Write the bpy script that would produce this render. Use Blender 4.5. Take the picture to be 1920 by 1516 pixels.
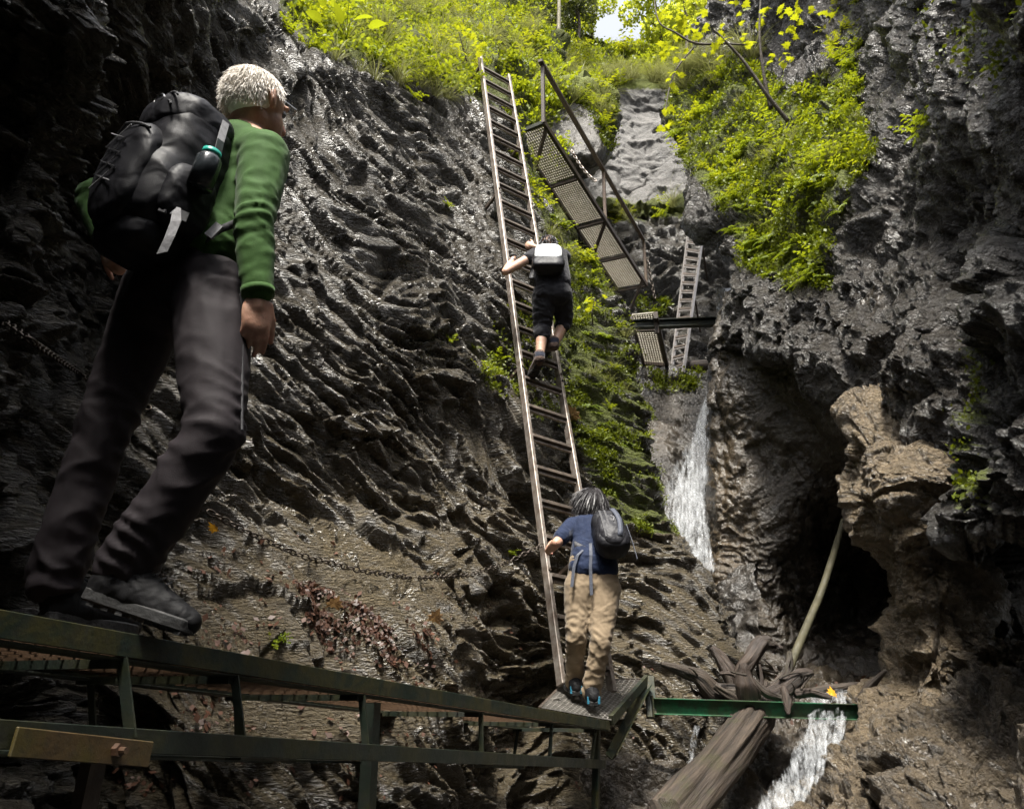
import bpy, bmesh, math, random
import numpy as np
from mathutils import Vector, Matrix

for _o in list(bpy.data.objects):
    bpy.data.objects.remove(_o)
random.seed(5)
scene = bpy.context.scene
COL = scene.collection

# ------------------------------------------------------------------ camera
F_PX, CX, CY = 1500.0, 960.0, 758.0
PITCH = math.radians(20.0)
CAM_Z = 1.5
cam_data = bpy.data.cameras.new('camera')
cam = bpy.data.objects.new('camera', cam_data)
COL.objects.link(cam)
cam.location = (0, 0, CAM_Z)
cam.rotation_euler = (math.radians(90) + PITCH, 0, 0)
cam_data.sensor_fit = 'HORIZONTAL'
cam_data.sensor_width = 36.0
cam_data.lens = 36.0 * F_PX / 1920.0
cam_data.clip_start = 0.05
cam_data.clip_end = 2000
scene.camera = cam

# ------------------------------------------------------------------ sky, sun, exposure
SUN_FROM = Vector((-0.07, -0.38, 0.91)).normalized()
world = bpy.data.worlds.new('World')
scene.world = world
world.use_nodes = True
wn = world.node_tree
wn.nodes.clear()
sky = wn.nodes.new('ShaderNodeTexSky')
sky.sky_type = 'NISHITA'
sky.sun_disc = False
sky.sun_elevation = math.asin(SUN_FROM.z)
sky.sun_rotation = math.atan2(SUN_FROM.x, SUN_FROM.y)
sky.dust_density = 4.0
hsv = wn.nodes.new('ShaderNodeHueSaturation')
hsv.inputs['Saturation'].default_value = 0.25
bg = wn.nodes.new('ShaderNodeBackground')
bg.inputs['Strength'].default_value = 0.11
wo = wn.nodes.new('ShaderNodeOutputWorld')
wn.links.new(sky.outputs[0], hsv.inputs['Color'])
wn.links.new(hsv.outputs[0], bg.inputs['Color'])
wn.links.new(bg.outputs[0], wo.inputs['Surface'])
sun_data = bpy.data.lights.new('sun', 'SUN')
sun_data.energy = 3.1
sun_data.angle = math.radians(12)
sun_data.color = (1.0, 0.95, 0.86)
sun = bpy.data.objects.new('sun', sun_data)
COL.objects.link(sun)
sun.rotation_euler = SUN_FROM.to_track_quat('Z', 'Y').to_euler()
sun.location = (0, 0, 40)
scene.view_settings.view_transform = 'Standard'
scene.view_settings.look = 'None'
scene.view_settings.exposure = 1.85
scene.view_settings.gamma = 1.0
scene.cycles.use_denoising = True
scene.cycles.use_adaptive_sampling = True
scene.cycles.adaptive_threshold = 0.018
scene.cycles.max_bounces = 5
scene.cycles.transparent_max_bounces = 16

# ------------------------------------------------------------------ pixel -> place helpers
SP, CP = math.sin(PITCH), math.cos(PITCH)
def at(px, py, Y):
    """point seen at photo pixel (px,py) at horizontal distance Y from the camera"""
    rx = (np.asarray(px, float) - CX) / F_PX
    ry = (CY - np.asarray(py, float)) / F_PX
    dy = CP - ry * SP
    dz = SP + ry * CP
    t = np.asarray(Y, float) / dy
    return np.stack(np.broadcast_arrays(rx * t, dy * t, dz * t + CAM_Z), -1)
def atz(px, py, z):
    ry = (CY - py) / F_PX
    return at(px, py, (z - CAM_Z) * (CP - ry * SP) / (SP + ry * CP))
def V(px, py, Y):
    return Vector(at(px, py, Y))
def VZ(px, py, z):
    return Vector(atz(px, py, z))
def project(p):
    x, y, z = p[..., 0], p[..., 1], p[..., 2] - CAM_Z
    d = np.maximum(y * CP + z * SP, 0.05)
    return CX + F_PX * x / d, CY - F_PX * (z * CP - y * SP) / d
def tan_el(py):
    ry = (CY - np.asarray(py, float)) / F_PX
    return (SP + ry * CP) / (CP - ry * SP)

# ------------------------------------------------------------------ numpy gradient noise
_r = np.random.RandomState(11)
_PERM = _r.permutation(256).astype(np.int32)
_PERM = np.concatenate([_PERM, _PERM, _PERM])
_G = _r.normal(size=(256, 3)).astype(np.float32)
_G /= np.linalg.norm(_G, axis=1, keepdims=True)
def pn(p):
    p = np.asarray(p, np.float32)
    sh = p.shape[:-1]
    p = p.reshape(-1, 3)
    i = np.floor(p)
    f = p - i
    i = i.astype(np.int32) & 255
    u = f * f * f * (f * (f * 6 - 15) + 10)
    X, Yi, Z = i[:, 0], i[:, 1], i[:, 2]
    X1, Y1, Z1 = (X + 1) & 255, (Yi + 1) & 255, (Z + 1) & 255
    def g(a, b, c, fx, fy, fz):
        gr = _G[_PERM[_PERM[_PERM[a] + b] + c]]
        return gr[:, 0] * fx + gr[:, 1] * fy + gr[:, 2] * fz
    fx, fy, fz = f[:, 0], f[:, 1], f[:, 2]
    ux, uy, uz = u[:, 0], u[:, 1], u[:, 2]
    a0 = g(X, Yi, Z, fx, fy, fz); a1 = g(X1, Yi, Z, fx - 1, fy, fz)
    b0 = g(X, Y1, Z, fx, fy - 1, fz); b1 = g(X1, Y1, Z, fx - 1, fy - 1, fz)
    c0 = g(X, Yi, Z1, fx, fy, fz - 1); c1 = g(X1, Yi, Z1, fx - 1, fy, fz - 1)
    d0 = g(X, Y1, Z1, fx, fy - 1, fz - 1); d1 = g(X1, Y1, Z1, fx - 1, fy - 1, fz - 1)
    a = a0 + ux * (a1 - a0); b = b0 + ux * (b1 - b0)
    c = c0 + ux * (c1 - c0); d = d0 + ux * (d1 - d0)
    e = a + uy * (b - a); h = c + uy * (d - c)
    return (e + uz * (h - e)).reshape(sh) * 1.6
_JIT = _r.rand(256, 3).astype(np.float32)
_RV = _r.rand(256).astype(np.float32) - 0.5
def facet(p, seed=0.0):
    """flat tilted chips: value of the plane carried by the nearest cell point"""
    p = np.asarray(p, np.float32) + np.float32(seed)
    sh = p.shape[:-1]
    p = p.reshape(-1, 3)
    ip = np.floor(p).astype(np.int32)
    best = np.full(len(p), 1e9, np.float32)
    bh = np.zeros(len(p), np.int32)
    bf = np.zeros_like(p)
    for dx in (-1, 0, 1):
        for dy in (-1, 0, 1):
            for dz in (-1, 0, 1):
                c = ip + np.array([dx, dy, dz], np.int32)
                h = _PERM[_PERM[_PERM[c[:, 0] & 255] + (c[:, 1] & 255)] + (c[:, 2] & 255)]
                f = c + _JIT[h]
                d = ((f - p) ** 2).sum(1)
                m = d < best
                best[m] = d[m]; bh[m] = h[m]; bf[m] = f[m]
    g = _G[_PERM[bh + 17]]
    return (((p - bf) * g).sum(1) + _RV[bh] * 0.7).reshape(sh)
def sstep(a, b, x):
    t = np.clip((x - a) / (b - a), 0, 1)
    return t * t * (3 - 2 * t)
def in_poly(px, py, poly):
    r = np.zeros(px.shape, bool)
    n = len(poly)
    for k in range(n):
        x1, y1 = poly[k]
        x2, y2 = poly[(k + 1) % n]
        if y1 == y2:
            continue
        c = ((y1 > py) != (y2 > py)) & (px < (x2 - x1) * (py - y1) / (y2 - y1) + x1)
        r ^= c
    return r

# ------------------------------------------------------------------ materials
def mat_new(name):
    m = bpy.data.materials.new(name)
    m.use_nodes = True
    nt = m.node_tree
    nt.nodes.clear()
    return m, nt
def nd(nt, typ, props=None, **inp):
    n = nt.nodes.new('ShaderNode' + typ)
    for k, v in (props or {}).items():
        setattr(n, k, v)
    for k, v in inp.items():
        key = int(k[1:]) if k[0] == 'i' and k[1:].isdigit() else k.replace('_', ' ')
        s = n.inputs[key]
        if isinstance(v, bpy.types.NodeSocket):
            nt.links.new(v, s)
        elif isinstance(v, bpy.types.Node):
            nt.links.new(v.outputs[0], s)
        else:
            if isinstance(v, (tuple, list)) and s.type == 'RGBA' and len(v) == 3:
                v = (*v, 1)
            s.default_value = v
    return n
def ramp(nt, fac, stops, interp='LINEAR'):
    n = nt.nodes.new('ShaderNodeValToRGB')
    n.color_ramp.interpolation = interp
    e = n.color_ramp.elements
    while len(e) < len(stops):
        e.new(0.5)
    for el, (p, c) in zip(e, stops):
        el.position = p
        if not isinstance(c, (tuple, list)):
            c = (c, c, c)
        el.color = (*c, 1)
    nt.links.new(fac if isinstance(fac, bpy.types.NodeSocket) else fac.outputs[0], n.inputs[0])
    return n.outputs[0]
def mixc(nt, fac, a, b, mode='MIX'):
    n = nt.nodes.new('ShaderNodeMix')
    n.data_type = 'RGBA'
    n.blend_type = mode
    for s, v in ((n.inputs[0], fac), (n.inputs[6], a), (n.inputs[7], b)):
        if isinstance(v, bpy.types.NodeSocket):
            nt.links.new(v, s)
        elif isinstance(v, (tuple, list)):
            s.default_value = (*v, 1)
        else:
            s.default_value = v
    return n.outputs[2]
def math_n(nt, op, a, b=0.0, clamp=False):
    n = nt.nodes.new('ShaderNodeMath')
    n.operation = op
    n.use_clamp = clamp
    for s, v in ((n.inputs[0], a), (n.inputs[1], b)):
        if isinstance(v, bpy.types.NodeSocket):
            nt.links.new(v, s)
        else:
            s.default_value = v
    return n.outputs[0]
def noise(nt, vec, scale, detail=6, rough=0.55, dist=0.0):
    n = nd(nt, 'TexNoise', None, Scale=scale, Detail=detail, Roughness=rough, Distortion=dist)
    if vec is not None:
        nt.links.new(vec, n.inputs['Vector'])
    return n.outputs[0]
def finish(nt, **kw):
    b = nd(nt, 'BsdfPrincipled', None, **kw)
    o = nt.nodes.new('ShaderNodeOutputMaterial')
    nt.links.new(b.outputs[0], o.inputs[0])
    return b
def obj_co(nt, scale=(1, 1, 1), rot=(0, 0, 0)):
    tc = nt.nodes.new('ShaderNodeTexCoord')
    mp = nd(nt, 'Mapping', None, Vector=tc.outputs['Object'], Scale=scale, Rotation=rot)
    return mp.outputs[0]

def rock_mat(name, dark, light, tan, strata=None, bump=1.1, wet=(0.12, 0.42), grain=34.0):
    m, nt = mat_new(name)
    co = obj_co(nt)
    cs = obj_co(nt, (1, 1, 3.6), strata) if strata else co
    at_ = nd(nt, 'Attribute', {'attribute_name': 'mask'})
    sep = nd(nt, 'SeparateColor', None, Color=at_.outputs['Color'])
    n1 = noise(nt, cs, 1.1, 6, 0.62, 0.6)
    n2 = noise(nt, cs, 7.0, 5, 0.65, 0.3)
    base = mixc(nt, ramp(nt, n1, [(0.3, 0.0), (0.72, 1.0)]), dark, light)
    base = mixc(nt, ramp(nt, n2, [(0.35, 0.75), (0.62, 0.0)]), base, tuple(0.45 * c for c in dark))
    tfac = math_n(nt, 'MULTIPLY', sep.outputs[1], ramp(nt, n2, [(0.25, 0.35), (0.6, 1.0)]))
    base = mixc(nt, tfac, base, tan)
    # thin pale calcite veins
    vz = nd(nt, 'TexNoise', None, Scale=2.6, Detail=3.0, Roughness=0.5, Distortion=1.2)
    nt.links.new(cs, vz.inputs['Vector'])
    vein = ramp(nt, vz.outputs[0], [(0.485, 0.0), (0.5, 0.35), (0.515, 0.0)])
    base = mixc(nt, vein, base, tuple(min(1, 1.7 * c + 0.03) for c in light))
    # moss film
    mn = noise(nt, co, 9.0, 5, 0.7)
    mcol = mixc(nt, noise(nt, co, 30.0, 4), (0.03, 0.042, 0.005), (0.13, 0.15, 0.012))
    mf = math_n(nt, 'MULTIPLY', sep.outputs[0], 1.9)
    mf = math_n(nt, 'ADD', mf, math_n(nt, 'SUBTRACT', mn, 0.95))
    mf = ramp(nt, mf, [(0.3, 0.0), (0.6, 1.0)])
    base = mixc(nt, mf, base, mcol)
    rg = ramp(nt, noise(nt, co, 3.3, 5, 0.65), [(0.3, wet[0]), (0.7, wet[1])])
    rg = mixc(nt, mf, rg, (0.9, 0.9, 0.9))
    b1 = noise(nt, cs, grain, 6, 0.68, 0.4)
    dv = nd(nt, 'VectorMath', {'operation': 'MULTIPLY_ADD'}, i0=nd(nt, 'TexNoise', None, Vector=co, Scale=9.0, Detail=3.0).outputs['Color'], i1=(0.09, 0.09, 0.09), i2=cs)
    vo = nd(nt, 'TexVoronoi', {'feature': 'F1'}, Vector=dv.outputs[0], Scale=grain * 0.62)
    vo2 = nd(nt, 'TexVoronoi', {'feature': 'F1'}, Vector=dv.outputs[0], Scale=grain * 1.7)
    bh = math_n(nt, 'ADD', math_n(nt, 'MULTIPLY', b1, 1.0), math_n(nt, 'MULTIPLY', vo.outputs['Distance'], -0.55))
    bh = math_n(nt, 'ADD', bh, math_n(nt, 'MULTIPLY', vo2.outputs['Distance'], -0.22))
    bp = nd(nt, 'Bump', None, Strength=bump, Distance=0.06, Height=bh)
    finish(nt, Base_Color=base, Roughness=rg, Normal=bp.outputs[0], Specular_IOR_Level=0.55)
    return m
M = {}
M['rock_a'] = rock_mat('foliated_rock', (0.028, 0.026, 0.023), (0.105, 0.097, 0.083), (0.165, 0.133, 0.083),
                       strata=(0.0, math.radians(-25), math.radians(20)))
M['rock_c'] = rock_mat('rough_rock', (0.016, 0.0155, 0.015), (0.052, 0.05, 0.048), (0.2, 0.155, 0.10), grain=28.0)
M['rock_d'] = rock_mat('pale_rock', (0.036, 0.034, 0.032), (0.088, 0.083, 0.078), (0.11, 0.09, 0.06), wet=(0.35, 0.65), bump=0.5)
M['rock_w'] = rock_mat('stream_rock', (0.02, 0.018, 0.015), (0.06, 0.053, 0.045), (0.085, 0.062, 0.036), wet=(0.12, 0.4), bump=0.5)

def simple_mat(name, c1, c2, scale=12.0, rough=(0.5, 0.8), bump=0.2, bdist=0.01, metal=0.0, bscale=60.0, aniso=(1, 1, 1), spec=0.5):
    m, nt = mat_new(name)
    co = obj_co(nt, aniso)
    n1 = noise(nt, co, scale, 7, 0.6)
    col = mixc(nt, ramp(nt, n1, [(0.3, 0.0), (0.7, 1.0)]), c1, c2)
    rg = ramp(nt, noise(nt, co, scale * 1.7, 5), [(0.3, rough[0]), (0.7, rough[1])])
    bp = nd(nt, 'Bump', None, Strength=bump, Distance=bdist, Height=noise(nt, co, bscale, 6, 0.6))
    finish(nt, Base_Color=col, Roughness=rg, Metallic=metal, Normal=bp.outputs[0], Specular_IOR_Level=spec)
    return m
def paint_mat(name, paint, worn, lichen, lo=0.55, hi=0.7, scale=9.0):
    m, nt = mat_new(name)
    co = obj_co(nt)
    n1 = noise(nt, co, scale, 9, 0.7)
    n2 = noise(nt, co, scale * 0.6, 7, 0.7, 0.5)
    col = mixc(nt, ramp(nt, n1, [(lo, 0.0), (hi, 1.0)]), paint, worn)
    col = mixc(nt, ramp(nt, n2, [(0.44, 0.0), (0.56, 0.9)]), col, lichen)
    col = mixc(nt, ramp(nt, noise(nt, co, 45, 5, 0.7), [(0.35, 0.5), (0.55, 0.0)]), col, (0.012, 0.012, 0.01))
    rg = ramp(nt, n1, [(0.3, 0.35), (0.7, 0.75)])
    bp = nd(nt, 'Bump', None, Strength=0.35, Distance=0.006, Height=noise(nt, co, 40, 8, 0.7))
    finish(nt, Base_Color=col, Roughness=rg, Normal=bp.outputs[0])
    return m
M['green'] = paint_mat('old_green_paint', (0.004, 0.014, 0.008), (0.014, 0.010, 0.006), (0.036, 0.032, 0.005))
M['green_dark'] = paint_mat('dirty_green_paint', (0.007, 0.013, 0.008), (0.018, 0.014, 0.009), (0.02, 0.021, 0.006))
M['green_bright'] = paint_mat('green_beam_paint', (0.012, 0.12, 0.05), (0.03, 0.028, 0.018), (0.03, 0.06, 0.02), 0.5, 0.62, 6.0)
M['rust'] = paint_mat('rusty_steel', (0.07, 0.035, 0.018), (0.03, 0.018, 0.012), (0.09, 0.06, 0.03))
M['rust_plate'] = paint_mat('ochre_plate', (0.065, 0.04, 0.014), (0.04, 0.024, 0.011), (0.06, 0.047, 0.009))
M['frame_brown'] = simple_mat('brown_steel', (0.022, 0.016, 0.012), (0.06, 0.038, 0.024), 20, (0.45, 0.7), 0.3)
M['alu'] = simple_mat('worn_ladder_steel', (0.15, 0.11, 0.085), (0.42, 0.38, 0.34), 14, (0.28, 0.5), 0.2, 0.004, 0.6)
M['rung'] = simple_mat('dark_rung', (0.03, 0.024, 0.02), (0.11, 0.085, 0.065), 16, (0.4, 0.7), 0.3, 0.004, 0.2)
M['alu_bright'] = simple_mat('pale_ladder_steel', (0.17, 0.155, 0.145), (0.30, 0.28, 0.27), 9, (0.3, 0.5), 0.2, 0.004, 0.3)
M['grate'] = simple_mat('galvanised_mesh', (0.2, 0.19, 0.17), (0.36, 0.34, 0.31), 14, (0.35, 0.6), 0.2, 0.004, 0.6)
M['grate_tan'] = simple_mat('lit_tan_mesh', (0.30, 0.265, 0.20), (0.48, 0.44, 0.36), 14, (0.4, 0.7), 0.2, 0.004, 0.2)  # pale base colour stands for light coming through the mesh
M['grate_dark'] = simple_mat('dark_rusty_mesh', (0.06, 0.035, 0.02), (0.14, 0.085, 0.05), 14, (0.4, 0.7), 0.2, 0.004, 0.3)
M['chain'] = simple_mat('chain_steel', (0.035, 0.028, 0.022), (0.09, 0.075, 0.062), 30, (0.3, 0.55), 0.2, 0.003, 0.8)
def wood_mat(name, c1, c2, c3):
    m, nt = mat_new(name)
    uv = nd(nt, 'UVMap', {'uv_map': 'grain'})
    mp = nd(nt, 'Mapping', None, Vector=uv.outputs[0], Scale=(9, 1.1, 1))
    mp2 = nd(nt, 'Mapping', None, Vector=uv.outputs[0], Scale=(34, 2.4, 1))
    g1 = noise(nt, mp.outputs[0], 1.6, 6, 0.65, 0.8)
    g2 = noise(nt, mp2.outputs[0], 1.4, 5, 0.65, 0.5)
    co = obj_co(nt)
    pt = noise(nt, co, 4.0, 6, 0.65)
    g = math_n(nt, 'ADD', math_n(nt, 'MULTIPLY', g1, 0.55), math_n(nt, 'MULTIPLY', g2, 0.45))
    col = mixc(nt, ramp(nt, g, [(0.36, 0.0), (0.62, 1.0)]), c1, c2)
    col = mixc(nt, ramp(nt, pt, [(0.56, 0.0), (0.7, 0.8)]), col, c3)
    bp = nd(nt, 'Bump', None, Strength=0.9, Distance=0.03, Height=g)
    finish(nt, Base_Color=col, Roughness=0.62, Normal=bp.outputs[0], Specular_IOR_Level=0.4)
    return m
M['wood'] = wood_mat('weathered_wood', (0.008, 0.006, 0.005), (0.062, 0.046, 0.033), (0.03, 0.03, 0.009))
M['wood_dark'] = wood_mat('wet_dark_wood', (0.009, 0.006, 0.005), (0.048, 0.032, 0.022), (0.018, 0.016, 0.008))
M['bark'] = simple_mat('bark', (0.03, 0.024, 0.018), (0.09, 0.07, 0.05), 9, (0.6, 0.9), 0.6, 0.02)
M['bark_pale'] = simple_mat('pale_bark', (0.16, 0.14, 0.09), (0.3, 0.28, 0.2), 12, (0.6, 0.9), 0.4, 0.01)
M['pole'] = simple_mat('mossy_pole', (0.03, 0.028, 0.013), (0.075, 0.066, 0.032), 9, (0.6, 0.9), 0.5, 0.01)

def leaf_mat(name, c1, c2, trans, tmix=0.45):
    m, nt = mat_new(name)
    info = nd(nt, 'ObjectInfo')
    co = obj_co(nt)
    geo = nd(nt, 'NewGeometry')
    r = math_n(nt, 'ADD', math_n(nt, 'MULTIPLY', info.outputs['Random'], 0.5), math_n(nt, 'MULTIPLY', geo.outputs['Random Per Island'], 0.5))
    col = mixc(nt, r, c1, c2)
    tcol = mixc(nt, r, tuple(x * 0.7 for x in trans), trans)
    b = nd(nt, 'BsdfPrincipled', None, Base_Color=col, Roughness=0.5, Specular_IOR_Level=0.35)
    t = nd(nt, 'BsdfTranslucent', None, Color=tcol)
    mx = nd(nt, 'MixShader', None, i0=tmix, i1=b, i2=t)
    o = nt.nodes.new('ShaderNodeOutputMaterial')
    nt.links.new(mx.outputs[0], o.inputs[0])
    return m
M['leaf'] = leaf_mat('herb_leaf', (0.07, 0.11, 0.007), (0.21, 0.26, 0.012), (0.38, 0.43, 0.014))
M['fern'] = leaf_mat('fern_leaf', (0.06, 0.10, 0.008), (0.16, 0.21, 0.013), (0.27, 0.33, 0.013))
M['maple'] = leaf_mat('yellow_green_leaf', (0.13, 0.18, 0.008), (0.24, 0.26, 0.012), (0.40, 0.42, 0.012), 0.5)
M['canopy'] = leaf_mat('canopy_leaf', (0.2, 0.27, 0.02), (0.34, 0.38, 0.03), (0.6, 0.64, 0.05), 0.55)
M['conifer'] = leaf_mat('conifer_leaf', (0.05, 0.07, 0.02), (0.12, 0.13, 0.04), (0.14, 0.16, 0.03), 0.3)  # dark green foliage of the conifers
M['grass'] = leaf_mat('grass_blade', (0.10, 0.11, 0.035), (0.24, 0.23, 0.11), (0.25, 0.26, 0.08), 0.35)
M['moss'] = leaf_mat('moss_leaf', (0.05, 0.07, 0.005), (0.16, 0.19, 0.011), (0.2, 0.24, 0.008), 0.3)
M['dead'] = leaf_mat('dead_leaf', (0.022, 0.011, 0.008), (0.10, 0.045, 0.026), (0.08, 0.035, 0.015), 0.15)
M['tan_leaf'] = leaf_mat('tan_dead_leaf', (0.32, 0.2, 0.10), (0.42, 0.28, 0.15), (0.25, 0.15, 0.06), 0.25)
M['orange_leaf'] = leaf_mat('orange_leaf', (0.55, 0.25, 0.02), (0.65, 0.33, 0.02), (0.5, 0.25, 0.02), 0.25)

# ------------------------------------------------------------------ mesh helpers
def tag(o, label=None, cat=None, group=None, kind=None):
    for k, v in (('label', label), ('category', cat), ('group', group), ('kind', kind)):
        if v:
            o[k] = v
    return o
def link(name, me, mat=None, parent=None):
    if mat is not None:
        for x in (mat if isinstance(mat, (list, tuple)) else [mat]):
            me.materials.append(x)
    o = bpy.data.objects.new(name, me)
    COL.objects.link(o)
    if parent is not None:
        o.parent = parent
        o.matrix_parent_inverse = parent.matrix_basis.inverted()
    return o
def empty(name, loc, label, cat, group=None):
    o = bpy.data.objects.new(name, None)
    o.empty_display_size = 0.1
    COL.objects.link(o)
    o.location = loc
    return tag(o, label, cat, group)
def np_mesh(name, verts, faces, smooth=True):
    me = bpy.data.meshes.new(name)
    verts = np.asarray(verts, np.float32)
    faces = np.asarray(faces, np.int32)
    k = faces.shape[1]
    me.vertices.add(len(verts))
    me.vertices.foreach_set('co', verts.ravel())
    me.loops.add(faces.size)
    me.loops.foreach_set('vertex_index', faces.ravel())
    me.polygons.add(len(faces))
    me.polygons.foreach_set('loop_start', np.arange(0, faces.size, k, dtype=np.int32))
    me.polygons.foreach_set('use_smooth', np.full(len(faces), smooth))
    me.update(calc_edges=True)
    me.validate()
    return me
def copy_tree(o, parent=None):
    c = o.copy()
    COL.objects.link(c)
    if parent is not None:
        c.parent = parent
    for ch in list(o.children):
        copy_tree(ch, c)
    return c

class MB:
    """collects prisms and tubes for one mesh"""
    def __init__(s):
        s.v = []; s.f = []
    def prism(s, p, q, prof, up=(0, 0, 1), close=True):
        p, q = Vector(p), Vector(q)
        d = (q - p).normalized()
        up = Vector(up)
        a = d.cross(up)
        if a.length < 1e-4:
            a = d.cross(Vector((1, 0, 0)))
        a.normalize()
        b = a.cross(d).normalized()
        n0 = len(s.v)
        n = len(prof)
        for base in (p, q):
            for (x, y) in prof:
                s.v.append(base + a * x + b * y)
        for i in range(n):
            j = (i + 1) % n
            s.f.append((n0 + i, n0 + j, n0 + n + j, n0 + n + i))
        s.f.append(tuple(n0 + i for i in reversed(range(n))))
        s.f.append(tuple(n0 + n + i for i in range(n)))
        return s
    def bar(s, p, q, w, h, up=(0, 0, 1)):
        return s.prism(p, q, [(-w / 2, -h / 2), (w / 2, -h / 2), (w / 2, h / 2), (-w / 2, h / 2)], up)
    def angle(s, p, q, w, h, t, sx=1, sy=1, up=(0, 0, 1)):
        pr = [(0, 0), (w * sx, 0), (w * sx, t * sy), (t * sx, t * sy), (t * sx, h * sy), (0, h * sy)]
        if sx * sy < 0:
            pr = pr[::-1]
        return s.prism(p, q, pr, up)
    def ibeam(s, p, q, w, h, t, up=(0, 0, 1)):
        W, H, T = w / 2, h / 2, t / 2
        pr = [(-W, -H), (W, -H), (W, -H + t), (T, -H + t), (T, H - t), (W, H - t), (W, H), (-W, H),
              (-W, H - t), (-T, H - t), (-T, -H + t), (-W, -H + t)]
        return s.prism(p, q, pr, up)
    def tube(s, pts, rad, seg=8, cap=True):
        pts = [Vector(p) for p in pts]
        if not isinstance(rad, (list, tuple)):
            rad = [rad] * len(pts)
        n0 = len(s.v)
        prev = None
        for i, p in enumerate(pts):
            d = (pts[min(i + 1, len(pts) - 1)] - pts[max(i - 1, 0)]).normalized()
            if prev is None:
                a = d.orthogonal().normalized()
            else:
                a = (prev - d * prev.dot(d))
                a = a.normalized() if a.length > 1e-5 else d.orthogonal().normalized()
            prev = a
            b = d.cross(a)
            for k in range(seg):
                t = 2 * math.pi * k / seg
                s.v.append(p + (a * math.cos(t) + b * math.sin(t)) * rad[i])
        for i in range(len(pts) - 1):
            for k in range(seg):
                k2 = (k + 1) % seg
                s.f.append((n0 + i * seg + k, n0 + i * seg + k2, n0 + (i + 1) * seg + k2, n0 + (i + 1) * seg + k))
        if cap:
            s.f.append(tuple(n0 + k for k in reversed(range(seg))))
            e = n0 + (len(pts) - 1) * seg
            s.f.append(tuple(e + k for k in range(seg)))
        return s
    def ribbon(s, pts, wdir, w, thick=0.0015):
        pts = [Vector(p) for p in pts]
        n0 = len(s.v)
        for i, p in enumerate(pts):
            wd = Vector(wdir[i] if isinstance(wdir, list) else wdir).normalized()
            d = (pts[min(i + 1, len(pts) - 1)] - pts[max(i - 1, 0)]).normalized()
            nn = d.cross(wd).normalized() * thick
            ww = w[i] if isinstance(w, list) else w
            for sx, sn in ((-1, -1), (1, -1), (1, 1), (-1, 1)):
                s.v.append(p + wd * ww * 0.5 * sx + nn * sn)
        for i in range(len(pts) - 1):
            for k in range(4):
                k2 = (k + 1) % 4
                a = n0 + i * 4
                s.f.append((a + k, a + k2, a + 4 + k2, a + 4 + k))
        s.f.append((n0 + 3, n0 + 2, n0 + 1, n0))
        e = n0 + (len(pts) - 1) * 4
        s.f.append((e, e + 1, e + 2, e + 3))
        return s
    def build(s, name, mat, parent=None, smooth=False, bevel=0.0):
        me = bpy.data.meshes.new(name)
        me.from_pydata([tuple(v) for v in s.v], [], s.f)
        bm = bmesh.new()
        bm.from_mesh(me)
        bmesh.ops.recalc_face_normals(bm, faces=bm.faces)
        if bevel > 0:
            bmesh.ops.bevel(bm, geom=list(bm.edges), offset=bevel, segments=1, affect='EDGES', clamp_overlap=True)
        bm.to_mesh(me)
        bm.free()
        if smooth:
            me.polygons.foreach_set('use_smooth', np.ones(len(me.polygons), bool))
        me.update()
        return link(name, me, mat, parent)

# ------------------------------------------------------------------ rock surfaces
def cr_axis(A, w):
    """Catmull-Rom resample of A (n,m,3) along axis 0 with w[i] samples on span i"""
    n = A.shape[0]
    out = []
    for i in range(n - 1):
        p0, p1, p2, p3 = A[max(i - 1, 0)], A[i], A[i + 1], A[min(i + 2, n - 1)]
        k = w[i]
        t = (np.arange(k) / k)[:, None, None]
        out.append(0.5 * (2 * p1 + (p2 - p0) * t + (2 * p0 - 5 * p1 + 4 * p2 - p3) * t ** 2 + (3 * p1 - p0 - 3 * p2 + p3) * t ** 3))
    out.append(A[-1][None])
    return np.concatenate(out, 0)
def grid_normals(P):
    du = np.gradient(P, axis=1)
    dv = np.gradient(P, axis=0)
    n = np.cross(du, dv)
    n /= np.linalg.norm(n, axis=-1, keepdims=True) + 1e-9
    c = np.array([0, 0, CAM_Z]) - P
    if np.mean((n * c).sum(-1) / np.linalg.norm(c, axis=-1)) < 0:
        n = -n
    return n
def strata_disp(p, ns, amps, seed=0.0, chips=()):
    ns = np.array(ns, float); ns /= np.linalg.norm(ns)
    t1 = np.cross(ns, [0.3, 1, 0.1]); t1 /= np.linalg.norm(t1)
    t2 = np.cross(ns, t1)
    s = p @ ns + 0.6 * pn(p * 0.42 + seed) + 0.16 * pn(p * 1.35 + seed + 7)
    a, b = p @ t1, p @ t2
    d = np.zeros(p.shape[:-1])
    for k, (t, L, am, mode) in enumerate(amps):
        n = pn(np.stack([a / L, b / L, s / t], -1) + 13.7 * k + seed)
        if mode == 'b':      # billow: rounded lumps with sharp creases
            n = np.abs(n) * 1.7 - 0.5
        elif mode == 'r':    # ridges
            n = 0.5 - np.abs(n) * 1.7
        elif mode == 's':    # ledges
            n = np.tanh(n * 3.2) * 0.5
        d += am * n
    wb = 0.5 * pn(p * 2.3 + seed)
    for k, (t, L, am) in enumerate(chips):
        d += am * facet(np.stack([a / L + 0.25 * wb, b / L, s / t + wb * 0.6], -1), 5.1 * k + seed)
    return d
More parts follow.
